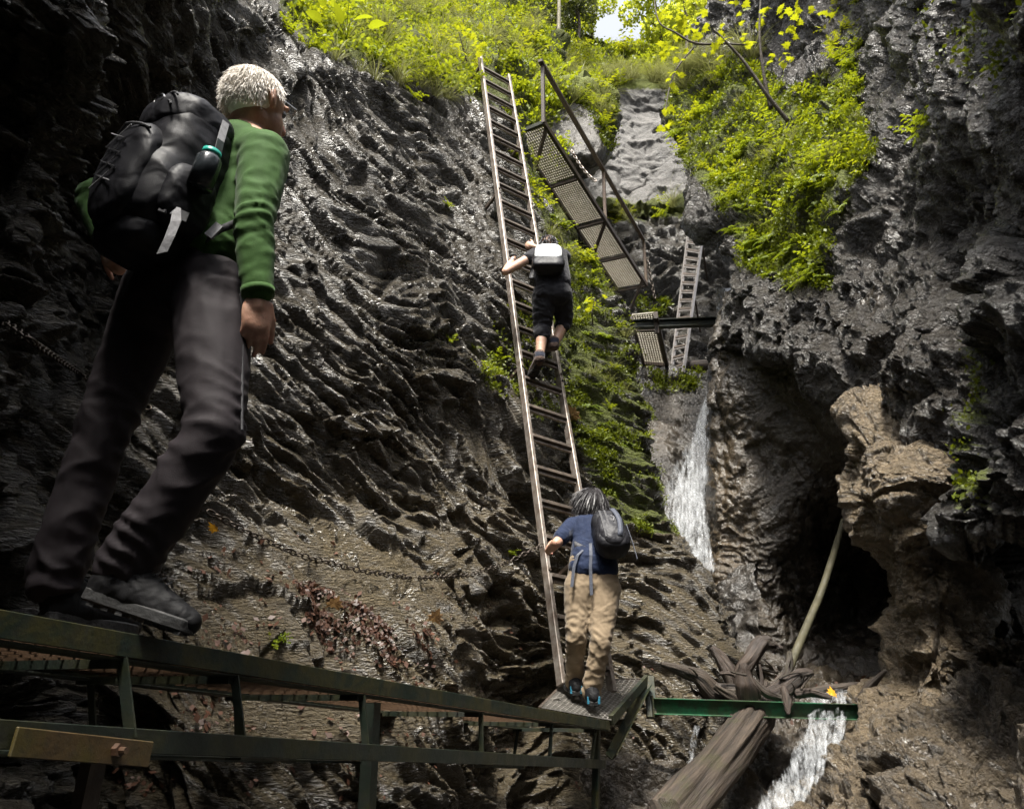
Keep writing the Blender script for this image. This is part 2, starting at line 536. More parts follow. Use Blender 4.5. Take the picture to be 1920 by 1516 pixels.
def lump_disp(p, amps, seed=0.0, zs=1.0, chips=()):
    q = p * np.array([1, 1, zs]) + 0.18 * np.stack([pn(p * 1.1 + seed + 3), pn(p * 1.1 + seed + 31), pn(p * 1.1 + seed + 57)], -1)
    d = np.zeros(p.shape[:-1])
    for k, (L, am, mode) in enumerate(amps):
        n = pn(q / L + 9.3 * k + seed)
        if mode == 'b':
            n = np.abs(n) * 1.7 - 0.5
        elif mode == 'r':
            n = 0.5 - np.abs(n) * 1.7
        elif mode == 's':
            n = np.tanh(n * 3.0) * 0.5
        d += am * n
    for k, (L, am) in enumerate(chips):
        d += am * facet(q / L, 7.7 * k + seed)
    return d
ROCK = {}
def rock(name, rows, wu, wv, disp, mat, mask=None, pre=None):
    A = np.array([[at(*c) for c in r] for r in rows], float)
    P = cr_axis(A, wv)
    P = cr_axis(P.transpose(1, 0, 2), wu).transpose(1, 0, 2)
    if pre is not None:
        px, py = project(P)
        P = pre(P, px, py)
    N = grid_normals(P)
    D = disp(P)
    for ax in (0, 1):          # soften single-vertex steps
        D2 = np.concatenate([D.take([0], ax), D, D.take([-1], ax)], ax)
        n_ = D.shape[ax]
        D = 0.1 * D2.take(range(0, n_), ax) + 0.8 * D + 0.1 * D2.take(range(2, n_ + 2), ax)
    P = P + N * D[..., None]
    N = grid_normals(P)
    px, py = project(P)
    nv, nu = P.shape[:2]
    idx = np.arange(nv * nu).reshape(nv, nu)
    F = np.stack([idx[:-1, :-1], idx[1:, :-1], idx[1:, 1:], idx[:-1, 1:]], -1).reshape(-1, 4)
    me = np_mesh(name, P.reshape(-1, 3), F)
    mk = np.zeros((nv, nu, 4), np.float32)
    mk[..., 3] = 1
    if mask is not None:
        mo, ta = mask(P, N, px, py)
        mk[..., 0] = np.clip(mo, 0, 1)
        mk[..., 1] = np.clip(ta, 0, 1)
    ca = me.color_attributes.new('mask', 'FLOAT_COLOR', 'POINT')
    ca.data.foreach_set('color', mk.ravel())
    o = link(name, me, mat)
    tag(o, kind='structure')
    face = (N * (np.array([0, 0, CAM_Z]) - P)).sum(-1) > 0
    ROCK[name] = dict(P=P, N=N, px=px, py=py, face=face, ob=o)
    return o
def soft(px, py, poly, blur=30.0):
    """0..1 mask of a photo region, feathered"""
    xs = [c[0] for c in poly]; ys = [c[1] for c in poly]
    s = np.zeros(px.shape)
    for k in range(6):
        a = k * 1.05
        s += in_poly(px + blur * math.cos(a), py + blur * math.sin(a), poly)
    s += in_poly(px, py, poly) * 2
    return s / 8.0
# ================================================================== THE SETTING: gorge
I = np.interp
gm = np_mesh('ground', [(-300, -300, 0), (300, -300, 0), (300, 300, 0), (-300, 300, 0)], [(0, 1, 2, 3)])
tag(link('ground', gm, M['rock_c']), kind='structure')

# ---- great left wall with the ladder
RX = lambda py: I(py, [-130, 100, 180, 245, 350, 440, 530, 600, 700, 800, 900, 980, 1050, 1130, 1200, 1300, 1500],
                  [905, 925, 945, 960, 1006, 1075, 1130, 1160, 1188, 1202, 1218, 1246, 1302, 1350, 1375, 1392, 1400])
YT = lambda px: I(px, [300, 450, 520, 560, 720, 840, 900, 1000], [-420, -100, 20, 70, 130, 172, 185, 185])
def YA(px, py):
    y0 = I(px, [-400, 0, 300, 500, 700, 900, 1050, 1200, 1330, 1405], [2.7, 3.05, 3.55, 4.05, 4.75, 5.75, 6.5, 6.85, 7.1, 7.3])
    ln = I(px, [-400, 0, 300, 600, 900, 1405], [0.0, 0.05, 0.14, 0.28, 0.40, 0.40])
    yt = YT(px)
    t = tan_el(max(py, yt))
    Y = y0 / (1 - ln * t)
    if py < yt:
        z = Y * t
        Y = (Y - 0.74 * z) / (1 - 0.74 * tan_el(py))
    Y *= 1 - 0.22 * sstep(470, 250, px) * sstep(300, -100, py)
    Y *= 1 - (0.15 * sstep(920, 1250, py) + 0.06 * sstep(1250, 1500, py)) * sstep(990, 820, px) * sstep(200, 420, px)
    return float(Y)
a_rows = [-125, -60, 0, 60, 110, 160, 220, 300, 400, 500, 600, 700, 800, 900, 1000, 1100, 1200, 1300, 1400, 1530, 1800, 2300]
fr = [0, .12, .22, .31, .4, .49, .58, .67, .76, .84, .92, .97, 1.0]
rows = []
for py in a_rows:
    r = [(-350 + (RX(py) + 350) * f, py) for f in fr]
    r = [(x, y, YA(x, y)) for x, y in r]
    e = r[-1]
    r += [(e[0] - 3, py, e[2] + 0.5), (e[0] - 14, py, e[2] + 1.4), (e[0] - 40, py, e[2] + 3.5)]
    rows.append(r)
wu = [max(8, int(1500 * (fr[i + 1] - fr[i]) * 0.44)) for i in range(len(fr) - 1)] + [12, 8, 6]
wv = [max(8, int((a_rows[i + 1] - a_rows[i]) * 0.40)) for i in range(len(a_rows) - 1)]
wv[-1] = 24; wv[-2] = 40
def pre_a(P, px, py):
    # deep hollow on the left, behind the walker
    c = np.exp(-((px - (165 - 0.06 * (py - 300))) / 105.0) ** 2) * sstep(20, 230, py) * sstep(800, 560, py)
    P = P + c[..., None] * np.array([-0.5, 1.9, 0.0])
    c2 = np.exp(-((px - 330) / 150.0) ** 2) * sstep(-100, 60, py) * sstep(420, 120, py)
    P = P + c2[..., None] * np.array([-0.1, 0.5, 0.0])
    # belly in the middle of the wall
    bl = np.exp(-((px - 760) / 230.0) ** 2 - ((py - 690) / 240.0) ** 2)
    return P + bl[..., None] * np.array([0.1, -0.25, 0.0])
AA = [(1.1, 2.4, 0.14, 's'), (0.5, 1.7, 0.08, 'b'), (0.2, 1.1, 0.055, 'r'), (0.09, 0.6, 0.036, 'r'), (0.045, 0.32, 0.024, 'b')]
AC = [(0.3, 1.0, 0.075), (0.11, 0.5, 0.06), (0.045, 0.22, 0.038)]
MOSS_RIDGE = [(960, 190), (1010, 330), (1080, 430), (1180, 590), (1225, 740), (1245, 900), (1280, 1000), (1150, 1000), (1090, 860), (1040, 640), (1000, 430), (950, 260)]
VEG_TOP = [(500, -140), (530, 30), (600, 90), (720, 130), (840, 170), (930, 200), (1010, 180), (1010, -140)]
def mask_a(P, N, px, py):
    mo = 0.85 * soft(px, py, MOSS_RIDGE, 26) + 1.0 * soft(px, py, VEG_TOP, 25)
    mo += 0.32 * soft(px, py, [(560, 60), (900, 200), (960, 600), (700, 520), (480, 240)], 60) * sstep(-0.2, 0.5, N[..., 2])
    mo += 0.3 * soft(px, py, [(860, 560), (1060, 560), (1160, 1000), (950, 820)], 50)
    mo *= 0.55 + 0.45 * sstep(-0.3, 0.35, N[..., 2])
    ta = 0.75 * soft(px, py, [(450, 880), (1330, 1000), (1400, 1500), (250, 1500), (330, 1100)], 120)  # tan rock tone, also painting in the light on the lower wall
    ta += 0.3 + 0.25 * soft(px, py, [(520, 560), (1000, 650), (1150, 1000), (480, 950)], 120)
    return mo, ta
rock('rock_wall_left', rows, wu, wv, lambda P: strata_disp(P, (0.45, 0.12, 0.88), AA, 0.0, AC), M['rock_a'], mask_a, pre_a)

# ---- dark near rock at the left edge
BX = lambda py: I(py, [-200, 0, 120, 300, 420, 500, 600, 750, 900, 1000, 1100, 1300], [175, 165, 150, 112, 82, 62, 72, 32, 22, 45, 55, 40])
b_rows = [-300, -100, 50, 200, 350, 500, 650, 800, 950, 1100, 1300, 1600, 2200]
rows = []
for py in b_rows:
    e = BX(py)
    y0 = I(py, [-300, 0, 300, 700, 1100, 1600], [2.25, 2.5, 2.75, 2.8, 2.85, 2.7])
    rows.append([(-1500, py, 0.7), (-700, py, y0 * 0.62), (-300, py, y0 * 0.85), (-80, py, y0 * 0.97), (e - 50, py, y0 * 1.0), (e, py, y0 * 1.07), (e - 4, py, y0 * 1.25), (e - 40, py, y0 * 1.7)])
def mask_b(P, N, px, py):
    return 0.35 * sstep(-0.2, 0.4, N[..., 2]) * soft(px, py, [(0, 500), (100, 500), (100, 1200), (0, 1200)], 40), 0.2 + 0 * px
rock('rock_buttress_left', rows, [12, 24, 46, 50, 34, 14, 10], [24, 40, 50, 50, 50, 50, 50, 50, 50, 50, 30, 20],
     lambda P: strata_disp(P, (0.2, 0.1, 0.95), [(0.7, 1.2, 0.2, 'b'), (0.3, 0.5, 0.12, 'r'), (0.13, 0.22, 0.07, 'b'), (0.06, 0.11, 0.03, 'b')], 40.0, [(0.25, 0.4, 0.14), (0.08, 0.13, 0.05)]), M['rock_a'], mask_b)

# ---- right wall: upper mass with the planted ledge
LX = lambda py: I(py, [-250, 0, 60, 110, 170, 230, 290, 340, 390, 420, 450, 480, 540, 600, 660, 720], [1352, 1338, 1310, 1292, 1266, 1264, 1272, 1282, 1298, 1318, 1348, 1368, 1380, 1364, 1356, 1354])
BB = lambda px: I(px, [1300, 1350, 1440, 1520, 1600, 1700, 1800, 1900, 2500], [680, 670, 650, 680, 745, 800, 860, 950, 1100])
def YC(px, py):
    b = I(px, [1250, 1350, 1450, 1550, 1650, 1750, 1850, 1950, 2500], [9.7, 8.8, 7.8, 6.9, 6.2, 5.6, 5.0, 4.4, 2.4])
    up = I(px, [1250, 1600, 1760, 1950], [0.24, 0.28, -0.06, -0.24])
    un = I(px, [1250, 1400, 1550, 1700], [0.05, 0.05, 0.03, 0.0])
    return float(b * (1 + up * sstep(540, 20, py) + un * sstep(560, 760, py)))
v_fr = [0, .12, .22, .3, .38, .46, .54, .62, .7, .78, .86, .93, 1.0]
u_fr = [0, .04, .1, .17, .25, .33, .41, .5, .6, .75, 1.0]
rows = []
for v in v_fr:
    r = []
    for u in u_fr:
        py = -250 + 930 * v
        px = LX(py) + (2350 - LX(py)) * u
        py = -250 + (BB(px) + 250) * v
        px = LX(py) + (2350 - LX(py)) * u
        r.append((px, py, YC(px, py)))
    e = r[0]
    rows.append([(e[0] + 60, e[1], e[2] + 4.5), (e[0] + 14, e[1], e[2] + 1.4), (e[0] + 2, e[1], e[2] + 0.4)] + r)
rows.insert(0, [(x, y - 30, Y * 2.4) for x, y, Y in rows[0]])
last = rows[-1]
rows.append([(x, y + 2, Y + 0.5) for x, y, Y in last])
rows.append([(x, y - 10, Y + 2.0) for x, y, Y in last])
rows.append([(x, y - 20, Y + 5.0) for x, y, Y in last])
LEDGE = [(1255, 120), (1290, 100), (1400, 100), (1480, 160), (1560, 140), (1610, 120), (1620, 260), (1680, 270), (1600, 340), (1560, 420), (1560, 540), (1480, 540), (1390, 500), (1370, 420), (1300, 330), (1250, 280)]
def mask_c(P, N, px, py):
    mo = 0.8 * soft(px, py, LEDGE, 25) + 0.3 * sstep(0.0, 0.6, N[..., 2]) * soft(px, py, [(1600, 0), (1920, 0), (1920, 300), (1650, 260)], 50)
    mo += 0.5 * soft(px, py, [(1560, 0), (1610, 0), (1610, 130), (1570, 130)], 15)
    mo += 0.55 * soft(px, py, [(1245, 170), (1275, 170), (1275, 330), (1250, 330)], 12)
    return mo * (0.6 + 0.4 * sstep(-0.3, 0.3, N[..., 2])), 0.12 + 0 * px
rock('rock_wall_right', rows, [6, 8, 12, 22, 36, 42, 46, 46, 46, 50, 52, 50, 30], [10, 30] + [40] * 11 + [12, 10, 8],
     lambda P: lump_disp(P, [(1.6, 0.26, 'b'), (0.7, 0.15, 'b'), (0.3, 0.07, 'r'), (0.15, 0.04, 'b'), (0.075, 0.024, 'b')], 3.0, 0.75, [(0.7, 0.07), (0.22, 0.045), (0.09, 0.024)]), M['rock_c'], mask_c)

# ---- right wall: pale pillar by the cave
MX = lambda py: I(py, [700, 800, 860, 930, 1000, 1060, 1120, 1160, 1230, 1290, 1340, 1400, 1450, 1516, 1700, 2300], [1590, 1598, 1610, 1592, 1612, 1652, 1676, 1684, 1664, 1626, 1604, 1574, 1544, 1504, 1414, 1316])
MR = lambda py: I(py, [700, 850, 1000, 1080, 1130, 1200, 1280, 1400, 1516, 2300], [1830, 1810, 1812, 1836, 1848, 1846, 1830, 1830, 1830, 1830])
p_rows = [690, 770, 840, 910, 980, 1050, 1120, 1190, 1260, 1330, 1400, 1470, 1550, 1750, 2300]
rows = []
for py in p_rows:
    l, r_ = MX(py), MR(py)
    y0 = I(py, [690, 760, 840, 1000, 1200, 1350, 1516, 2300], [6.8, 6.2, 5.75, 5.7, 5.85, 5.8, 5.2, 4.0])
    w = r_ - l
    rows.append([(l + 60, py, y0 + 3.4), (l + 8, py, y0 + 1.3), (l, py, y0 + 0.55), (l + .12 * w, py, y0 + .2), (l + .3 * w, py, y0), (l + .5 * w, py, y0 - .1), (l + .7 * w, py, y0 - .1),
                 (l + .88 * w, py, y0 - .02), (r_, py, y0 + .35), (r_ - 6, py, y0 + 1.0), (r_ - 40, py, y0 + 3)])
def mask_p(P, N, px, py):
    return 0.10 + 0 * px, 1.0 - 0.2 * sstep(1180, 1450, py)
rock('rock_pillar', rows, [8, 12, 26, 38, 42, 42, 38, 26, 12, 8], [24] + [38] * 11 + [30, 16],
     lambda P: lump_disp(P, [(0.9, 0.18, 'b'), (0.4, 0.10, 'b'), (0.2, 0.05, 'r'), (0.1, 0.03, 'b'), (0.05, 0.015, 'b')], 21.0, 0.8, [(0.45, 0.10), (0.16, 0.045), (0.06, 0.015)]), M['rock_c'], mask_p)

# ---- right wall: near upper block and lower right block
QX = lambda py: I(py, [300, 480, 620, 750, 900, 990, 1100], [1960, 1905, 1868, 1832, 1800, 1798, 1810])
q_rows = [250, 400, 500, 600, 700, 800, 900, 985]
rows = []
for py in q_rows:
    e = QX(py)
    y0 = I(py, [250, 600, 985], [3.9, 3.9, 4.3])
    rows.append([(e + 40, py, y0 + 3), (e + 4, py, y0 + 0.8), (e, py, y0 + 0.3), (e + 40, py, y0), (e + 110, py, y0 - .25), (e + 220, py, y0 - .6), (e + 500, py, y0 - 1.6)])
last = rows[-1]
rows.append([(x, y + 6, Y + 0.4) for x, y, Y in last])
rows.append([(x, y - 30, Y + 2.2) for x, y, Y in last])
rock('rock_block_right', rows, [8, 10, 20, 34, 40, 20], [36, 30, 36, 36, 36, 36, 32, 10, 10],
     lambda P: lump_disp(P, [(0.8, 0.22, 'b'), (0.35, 0.13, 's'), (0.16, 0.07, 'r'), (0.08, 0.03, 'b')], 55.0, 1.0, [(0.4, 0.14), (0.14, 0.05)]), M['rock_c'],
     lambda P, N, px, py: (0.3 + 0.35 * sstep(0, .6, N[..., 2]) * soft(px, py, [(1790, 640), (1850, 640), (1850, 960), (1790, 960)], 20), 0.05 + 0 * px))
r_rows = [1190, 1250, 1320, 1390, 1460, 1540, 1800, 2300]
rows = []
for py in r_rows:
    e = I(py, [1190, 1250, 1320, 1400, 1516, 2300], [1835, 1790, 1740, 1690, 1650, 1500])
    y0 = I(py, [1190, 1320, 1516, 2300], [5.5, 5.25, 4.7, 3.2])
    rows.append([(e + 30, py, y0 + 1.6), (e, py, y0 + 0.4), (e + 50, py, y0 + .1), (e + 120, py, y0 - .1), (e + 220, py, y0 - .4), (e + 600, py, y0 - 1.8)])
rows.insert(0, [(x, y - 12, Y + 2.5) for x, y, Y in rows[0]])
rock('rock_foot_right', rows, [10, 28, 48, 64, 40], [12, 50, 54, 54, 54, 54, 34, 14],
     lambda P: lump_disp(P, [(0.8, 0.24, 'b'), (0.35, 0.12, 'b'), (0.17, 0.05, 'r'), (0.085, 0.025, 'b')], 71.0, 1.0, [(0.4, 0.14), (0.14, 0.06), (0.06, 0.025)]), M['rock_c'],
     lambda P, N, px, py: (0.3 * sstep(-.1, .6, N[..., 2]), 0.55 + 0 * px))

# ---- hollowed cave bowl behind the pillar
w_rows = [540, 620, 700, 780, 860, 940, 1020, 1100, 1180, 1260, 1330]
rows = []
for py in w_rows:
    r = []
    for px in (1338, 1362, 1410, 1460, 1510, 1560, 1610, 1660, 1720, 1800, 1950, 2400):
        y0 = YC(px, 600) * 1.05
        y0 = y0 + (I(px, [1338, 1400, 1500, 1600, 1700], [9.3, 8.9, 8.4, 8.2, 8.2]) - y0) * sstep(650, 1000, py)
        rec = 1.8 * math.exp(-((px - 1625) / 120.0) ** 2 - ((py - 1110) / 150.0) ** 2) + 0.3 * math.exp(-((px - 1520) / 90.0) ** 2 - ((py - 820) / 120.0) ** 2)
        r.append((px, py, float(y0 + rec + (0.5 if px == 1338 else 0))))
    e = r[0]
    rows.append([(e[0] + 30, py, e[2] + 4)] + r)
rock('cave_wall', rows, [8, 16, 30, 32, 32, 32, 32, 30, 20, 16, 14, 10], [30] + [36] * 9,
     lambda P: strata_disp(P, (-0.25, 0.1, 0.95), [(1.4, 1.8, 0.2, 'b'), (0.6, 0.9, 0.07, 'b'), (0.25, 0.4, 0.03, 'b'), (0.1, 0.16, 0.02, 'b'), (0.05, 0.1, 0.012, 'b')], 90.0, [(0.3, 0.5, 0.03), (0.1, 0.18, 0.02)]), M['rock_w'],
     lambda P, N, px, py: (0.2 * sstep(1000, 700, py), 0.55 * sstep(1460, 1350, px) * sstep(700, 900, py) + 0.3))

# ---- chute under the waterfall, terraces behind
c_rows = [690, 730, 800, 870, 940, 1010, 1090, 1180, 1300]
rows = []
for py in c_rows:
    y0 = I(py, [690, 800, 900, 1000, 1100, 1300], [14.2, 12.4, 11.0, 9.9, 9.1, 8.3])
    rows.append([(x, py, y0 + d) for x, d in ((1120, -.2), (1200, 0), (1250, 0.1), (1290, .35), (1330, .3), (1370, -.1), (1420, -.5))])
rows.insert(0, [(x, 690, Y + 3.5) for x, y, Y in rows[0]])
rock('waterfall_chute', rows, [10, 22, 26, 26, 24, 16], [14, 24, 40, 40, 40, 40, 40, 30, 20],
     lambda P: strata_disp(P, (0.3, 0.2, 0.9), [(0.8, 1.2, 0.16, 'b'), (0.35, 0.7, 0.09, 'b'), (0.16, 0.3, 0.045, 'r'), (0.08, 0.15, 0.025, 'b')], 120.0), M['rock_w'],
     lambda P, N, px, py: (0.2 * soft(px, py, [(1200, 690), (1340, 690), (1290, 760), (1230, 840)], 20), 0.5 * soft(px, py, [(1210, 740), (1290, 740), (1260, 850), (1220, 850)], 30)))
m_rows = [385, 400, 440, 500, 560, 620, 680, 740]
rows = []
for py in m_rows:
    y0 = I(py, [385, 440, 560, 700, 740], [17.9, 17.0, 16.3, 15.3, 14.9])
    rows.append([(x, py, y0 + d) for x, d in ((1040, .5), (1120, .2), (1200, 0), (1260, .1), (1320, .2), (1380, .1), (1450, -.2))])
rows.insert(0, [(x, y - 2, Y + 3.5) for x, y, Y in rows[0]])
rock('rock_terrace', rows, [14, 30, 34, 34, 34, 20], [10, 14, 28, 40, 40, 40, 40, 30],
     lambda P: strata_disp(P, (0.15, 0.2, 0.95), [(1.0, 1.8, 0.3, 's'), (0.5, 1.0, 0.2, 'b'), (0.22, 0.5, 0.1, 'r'), (0.1, 0.25, 0.05, 'b')], 150.0, [(0.5, 0.9, 0.2), (0.2, 0.4, 0.08)]), M['rock_a'],
     lambda P, N, px, py: (0.6 * sstep(430, 395, py) + 0.25 * sstep(0, .5, N[..., 2]), 0.1 + 0 * px))
s_rows = [138, 150, 165, 200, 260, 320, 380, 430]
rows = []
for py in s_rows:
    y0 = I(py, [138, 160, 400, 430], [22.0, 21.0, 20.0, 19.8])
    rows.append([(x, py, y0 + d) for x, d in ((980, -.5), (1080, 0), (1140, .3), (1200, .4), (1260, .2), (1320, -.3), (1420, -1))])
rock('rock_slab', rows, [10, 26, 30, 30, 30, 12], [14, 20, 26, 32, 32, 32, 20],
     lambda P: strata_disp(P, (-0.1, 0.1, 0.99), [(1.8, 3.0, 0.16, 's'), (0.3, 0.6, 0.04, 'b'), (0.14, 0.25, 0.025, 'b')], 170.0, [(0.9, 1.6, 0.16), (0.3, 0.5, 0.06)]), M['rock_d'],
     lambda P, N, px, py: (0.9 * sstep(185, 150, py), 0.15 + 0 * px))
k_rows = [150, 175, 210, 250, 290, 330, 350]
rows = []
for py in k_rows:
    rr = I(py, [150, 175, 210, 250, 290, 330, 350], [1100, 1150, 1156, 1150, 1140, 1090, 1050])
    y0 = I(py, [150, 180, 290, 350], [15.6, 14.6, 13.9, 14.4])
    rows.append([(980, py, y0 - .4), (1040, py, y0 - .1), (1040 + .4 * (rr - 1040), py, y0), (1040 + .75 * (rr - 1040), py, y0 + .1), (rr, py, y0 + .6), (rr - 3, py, y0 + 1.6), (rr - 30, py, y0 + 4)])
rows.insert(0, [(x, y - 2, Y + 2) for x, y, Y in rows[0]])
rock('rock_knob', rows, [12, 24, 24, 20, 10, 8], [8, 20, 28, 30, 30, 26, 14],
     lambda P: strata_disp(P, (-0.6, 0.1, 0.8), [(1.1, 1.6, 0.18, 'b'), (0.2, 0.4, 0.04, 'b'), (0.1, 0.2, 0.025, 'b')], 190.0, [(0.6, 1.0, 0.16), (0.25, 0.4, 0.06)]), M['rock_d'],
     lambda P, N, px, py: (0.9 * sstep(205, 175, py) + 0.6 * soft(px, py, [(1125, 190), (1165, 190), (1165, 280), (1135, 270)], 12), 0.2 + 0 * px))

# ---- planted hillsides above
h_rows = [-130, -60, 0, 60, 120, 180, 240, 320, 420, 520]
rows = []
for py in h_rows:
    y0 = I(py, [-130, -60, 0, 60, 120, 180, 240, 320, 420, 520], [25, 21.5, 19, 17.2, 15.9, 14.9, 14.2, 13.5, 12.8, 12.2])
    e = I(py, [-130, 0, 60, 130, 180, 520], [1010, 1015, 1025, 1050, 1060, 1060])
    rows.append([(820, py, y0 - 1.8), (900, py, y0 - 1.0), (960, py, y0 - .5), (e - 30, py, y0), (e, py, y0 + .5), (e - 3, py, y0 + 2), (e - 30, py, y0 + 5)])
rock('planted_slope', rows, [14, 22, 26, 20, 8, 6], [14, 18, 22, 24, 24, 24, 24, 20, 14],
     lambda P: lump_disp(P, [(1.8, 0.6, 'b'), (0.8, 0.3, 'b'), (0.35, 0.15, 'b')], 210.0), M['rock_a'],
     lambda P, N, px, py: (0.9 + 0 * px, 0.3 + 0 * px))
rows = []
for py in [66, 78, 92, 112, 135, 155, 175]:
    y0 = I(py, [66, 78, 92, 112, 135, 155, 175], [31.5, 29.2, 27.6, 26.2, 25.0, 24.4, 24.0])
    rows.append([(x, py + dy, y0 + d) for x, d, dy in ((900, 0, -50), (980, 0, -35), (1050, 0, -10), (1120, .5, 16), (1190, .5, 22), (1250, 0, 8), (1330, -1, -10), (1450, -3, -30))])
rows.insert(0, [(x, y - 2, Y + 20) for x, y, Y in rows[0]])
rock('wooded_slope', rows, [12, 16, 18, 20, 20, 20, 14], [6, 16, 18, 20, 20, 18, 14],
     lambda P: lump_disp(P, [(2.5, 0.6, 'b'), (1.0, 0.35, 'b'), (0.45, 0.2, 'b')], 230.0), M['rock_a'],
     lambda P, N, px, py: (0.9 + 0 * px, 0.3 + 0 * px))

# ---- the gorge goes on behind the photographer
def side_wall(name, xs, seed):
    ys = np.linspace(3.2, -9, 60)
    zs = np.concatenate([np.linspace(-0.2, 9, 50), np.linspace(9.5, 16, 10)])
    Yg, Zg = np.meshgrid(ys, zs)
    if xs is None:     # unseen closing wall, added to cut light on camera-facing surfaces
        Xq, Zg = np.meshgrid(np.linspace(-7, 7, 60), np.linspace(-0.2, 9.5, 50))
        P = np.stack([Xq, -4.6 + 0.25 * np.abs(Xq) - 0.1 * Zg, Zg], -1)
        xs = (0, 0, 0)
        Yg = None
    if Yg is not None:
        Xg = I(Yg, [-9, 0, 3.2], xs) + (0.05 * Zg + 0.9 * np.clip(Zg - 8, 0, None)) * (1 if xs[0] > 0 else -1)
    if Yg is not None and xs[0] > 0:
        Xg = Xg - 0.28 * np.clip(Zg - 2.5, 0, 6) * sstep(2.6, 1.2, Yg) * sstep(-6, -2, Yg)  # unseen inward lean, added to block sky light from the right
    if Yg is not None and xs[0] < 0:      # unseen overhang shaped to shade walker and walkway, continuing the dark roof at left
        Xg = Xg + 0.30 * np.clip(Zg - 1.5, 0, 6) * sstep(2.3, 1.0, Yg) * sstep(-6, -2, Yg)
    if Yg is not None:
        P = np.stack([Xg, Yg, Zg], -1)
    N = grid_normals(P)
    P = P + N * (lump_disp(P, [(1.6, 0.5, 'b'), (0.7, 0.25, 'r'), (0.35, 0.12, 'b')], seed))[..., None]
    idx = np.arange(P.shape[0] * P.shape[1]).reshape(P.shape[:2])
    F = np.stack([idx[:-1, :-1], idx[1:, :-1], idx[1:, 1:], idx[:-1, 1:]], -1).reshape(-1, 4)
    tag(link(name, np_mesh(name, P.reshape(-1, 3), F), M['rock_c']), kind='structure')
side_wall('rock_wall_left_behind', (-3.2, -2.9, -3.3), 300.0)
side_wall('rock_wall_right_behind', (4.4, 3.9, 4.4), 330.0)
side_wall('shade_wall_behind', None, 350.0)

# ---- stream bed under the driftwood
rows = []
for py, y0 in [(1262, 9.4), (1285, 8.0), (1310, 7.3), (1350, 6.95), (1400, 6.65), (1460, 6.3), (1530, 5.9), (1700, 5.1), (2100, 4.0)]:
    rows.append([(x, py, y0 + d) for x, d in ((1080, .3), (1200, .25), (1280, .35), (1350, .4), (1420, .3), (1490, .15), (1550, 0), (1620, .1), (1700, .2), (1800, .3))])
rock('stream_bed', rows, [14, 18, 26, 26, 26, 26, 26, 22, 14], [10, 16, 24, 30, 36, 40, 30, 14],
     lambda P: lump_disp(P, [(0.7, 0.2, 'b'), (0.3, 0.12, 'b'), (0.14, 0.06, 'r'), (0.07, 0.035, 'b'), (0.035, 0.015, 'b')], 250.0), M['rock_w'],
     lambda P, N, px, py: (0.15 * sstep(0, .6, N[..., 2]), 0.35 + 0 * px))
# ================================================================== METALWORK
def on_rock(name, px, py, off=0.03, rad=9.0):
    """nearest rock surface seen at this pixel, moved off towards the viewer"""
    R_ = ROCK[name]
    d = (R_['px'] - px) ** 2 + (R_['py'] - py) ** 2
    m = (d < rad * rad) & R_['face']
    if not m.any():
        k = np.unravel_index(np.argmin(d), d.shape)
        y = R_['P'][k][1]
    else:
        y = np.percentile(R_['P'][..., 1][m], 15)
    p = V(px, py, y)
    c = Vector((0, 0, CAM_Z)) - p
    return p + c.normalized() * off
def lerp(a, b, t):
    return a + (b - a) * t
def grate(c00, c10, c01, c11, nu, nv, r, sag=0.0):
    """woven wire panel between four corners: one mesh"""
    mb = MB()
    def P(u, v):
        p = lerp(lerp(c00, c10, u), lerp(c01, c11, u), v)
        return p + Vector((0, 0, -sag * 16 * u * (1 - u) * v * (1 - v)))
    segs = 6 if sag else 1
    for i in range(nu + 1):
        u = i / nu
        for k in range(segs):
            mb.bar(P(u, k / segs), P(u, (k + 1) / segs), r, r)
    for j in range(nv + 1):
        v = j / nv
        for k in range(segs):
            mb.bar(P(k / segs, v) + Vector((0, 0, r * 0.6)), P((k + 1) / segs, v) + Vector((0, 0, r * 0.6)), r, r)
    return mb

# ---- tall ladder on the left wall
L0 = V(1047, 1240, 5.9)
ld_dir = (V(750, -1050, 1.0) - Vector((0, 0, CAM_Z))).normalized()
fwd = Vector((0, CP, SP))
ax0 = (L0 - Vector((0, 0, CAM_Z))).dot(fwd)
RUNG_S = ax0 * 0.03774 / ld_dir.dot(fwd)
def ladL(n):
    return L0 + ld_dir * RUNG_S * n
best = None
for k in range(400):
    y = 6.5 + k * 0.003
    w = V(1062, 787, y) - ladL(7)
    e = abs(w.dot(ld_dir))
    if best is None or e < best[0]:
        best = (e, w)
LW = best[1] - ld_dir * best[1].dot(ld_dir)
if LW.length > 0.5: LW = LW.normalized() * 0.5
LN = LW.cross(ld_dir).normalized()          # out of the wall, towards the viewer
if LN.y > 0: LN = -LN
lad = empty('ladder', ladL(-0.4), 'long straight steel ladder up the left rock face, carrying the climber', 'ladder')
MB().bar(ladL(-0.5), ladL(26.1), 0.034, 0.075, LN).build('rail', M['alu'], lad, bevel=0.004)
MB().bar(ladL(-0.5) + LW, ladL(25.6) + LW, 0.034, 0.075, LN).build('rail', M['alu'], lad, bevel=0.004)
wn_ = LW.normalized()
for n in range(26):
    a, b = ladL(n) + wn_ * 0.018, ladL(n) + LW - wn_ * 0.018
    rg = MB().bar(a + LN * 0.012, b + LN * 0.012, 0.034, 0.05, LN).build('rung', M['rung'], lad, bevel=0.003)
    MB().bar(a - ld_dir * 0.034 + LN * 0.0, b - ld_dir * 0.034 + LN * 0.0, 0.022, 0.02, LN).build('lip', M['alu'], rg)
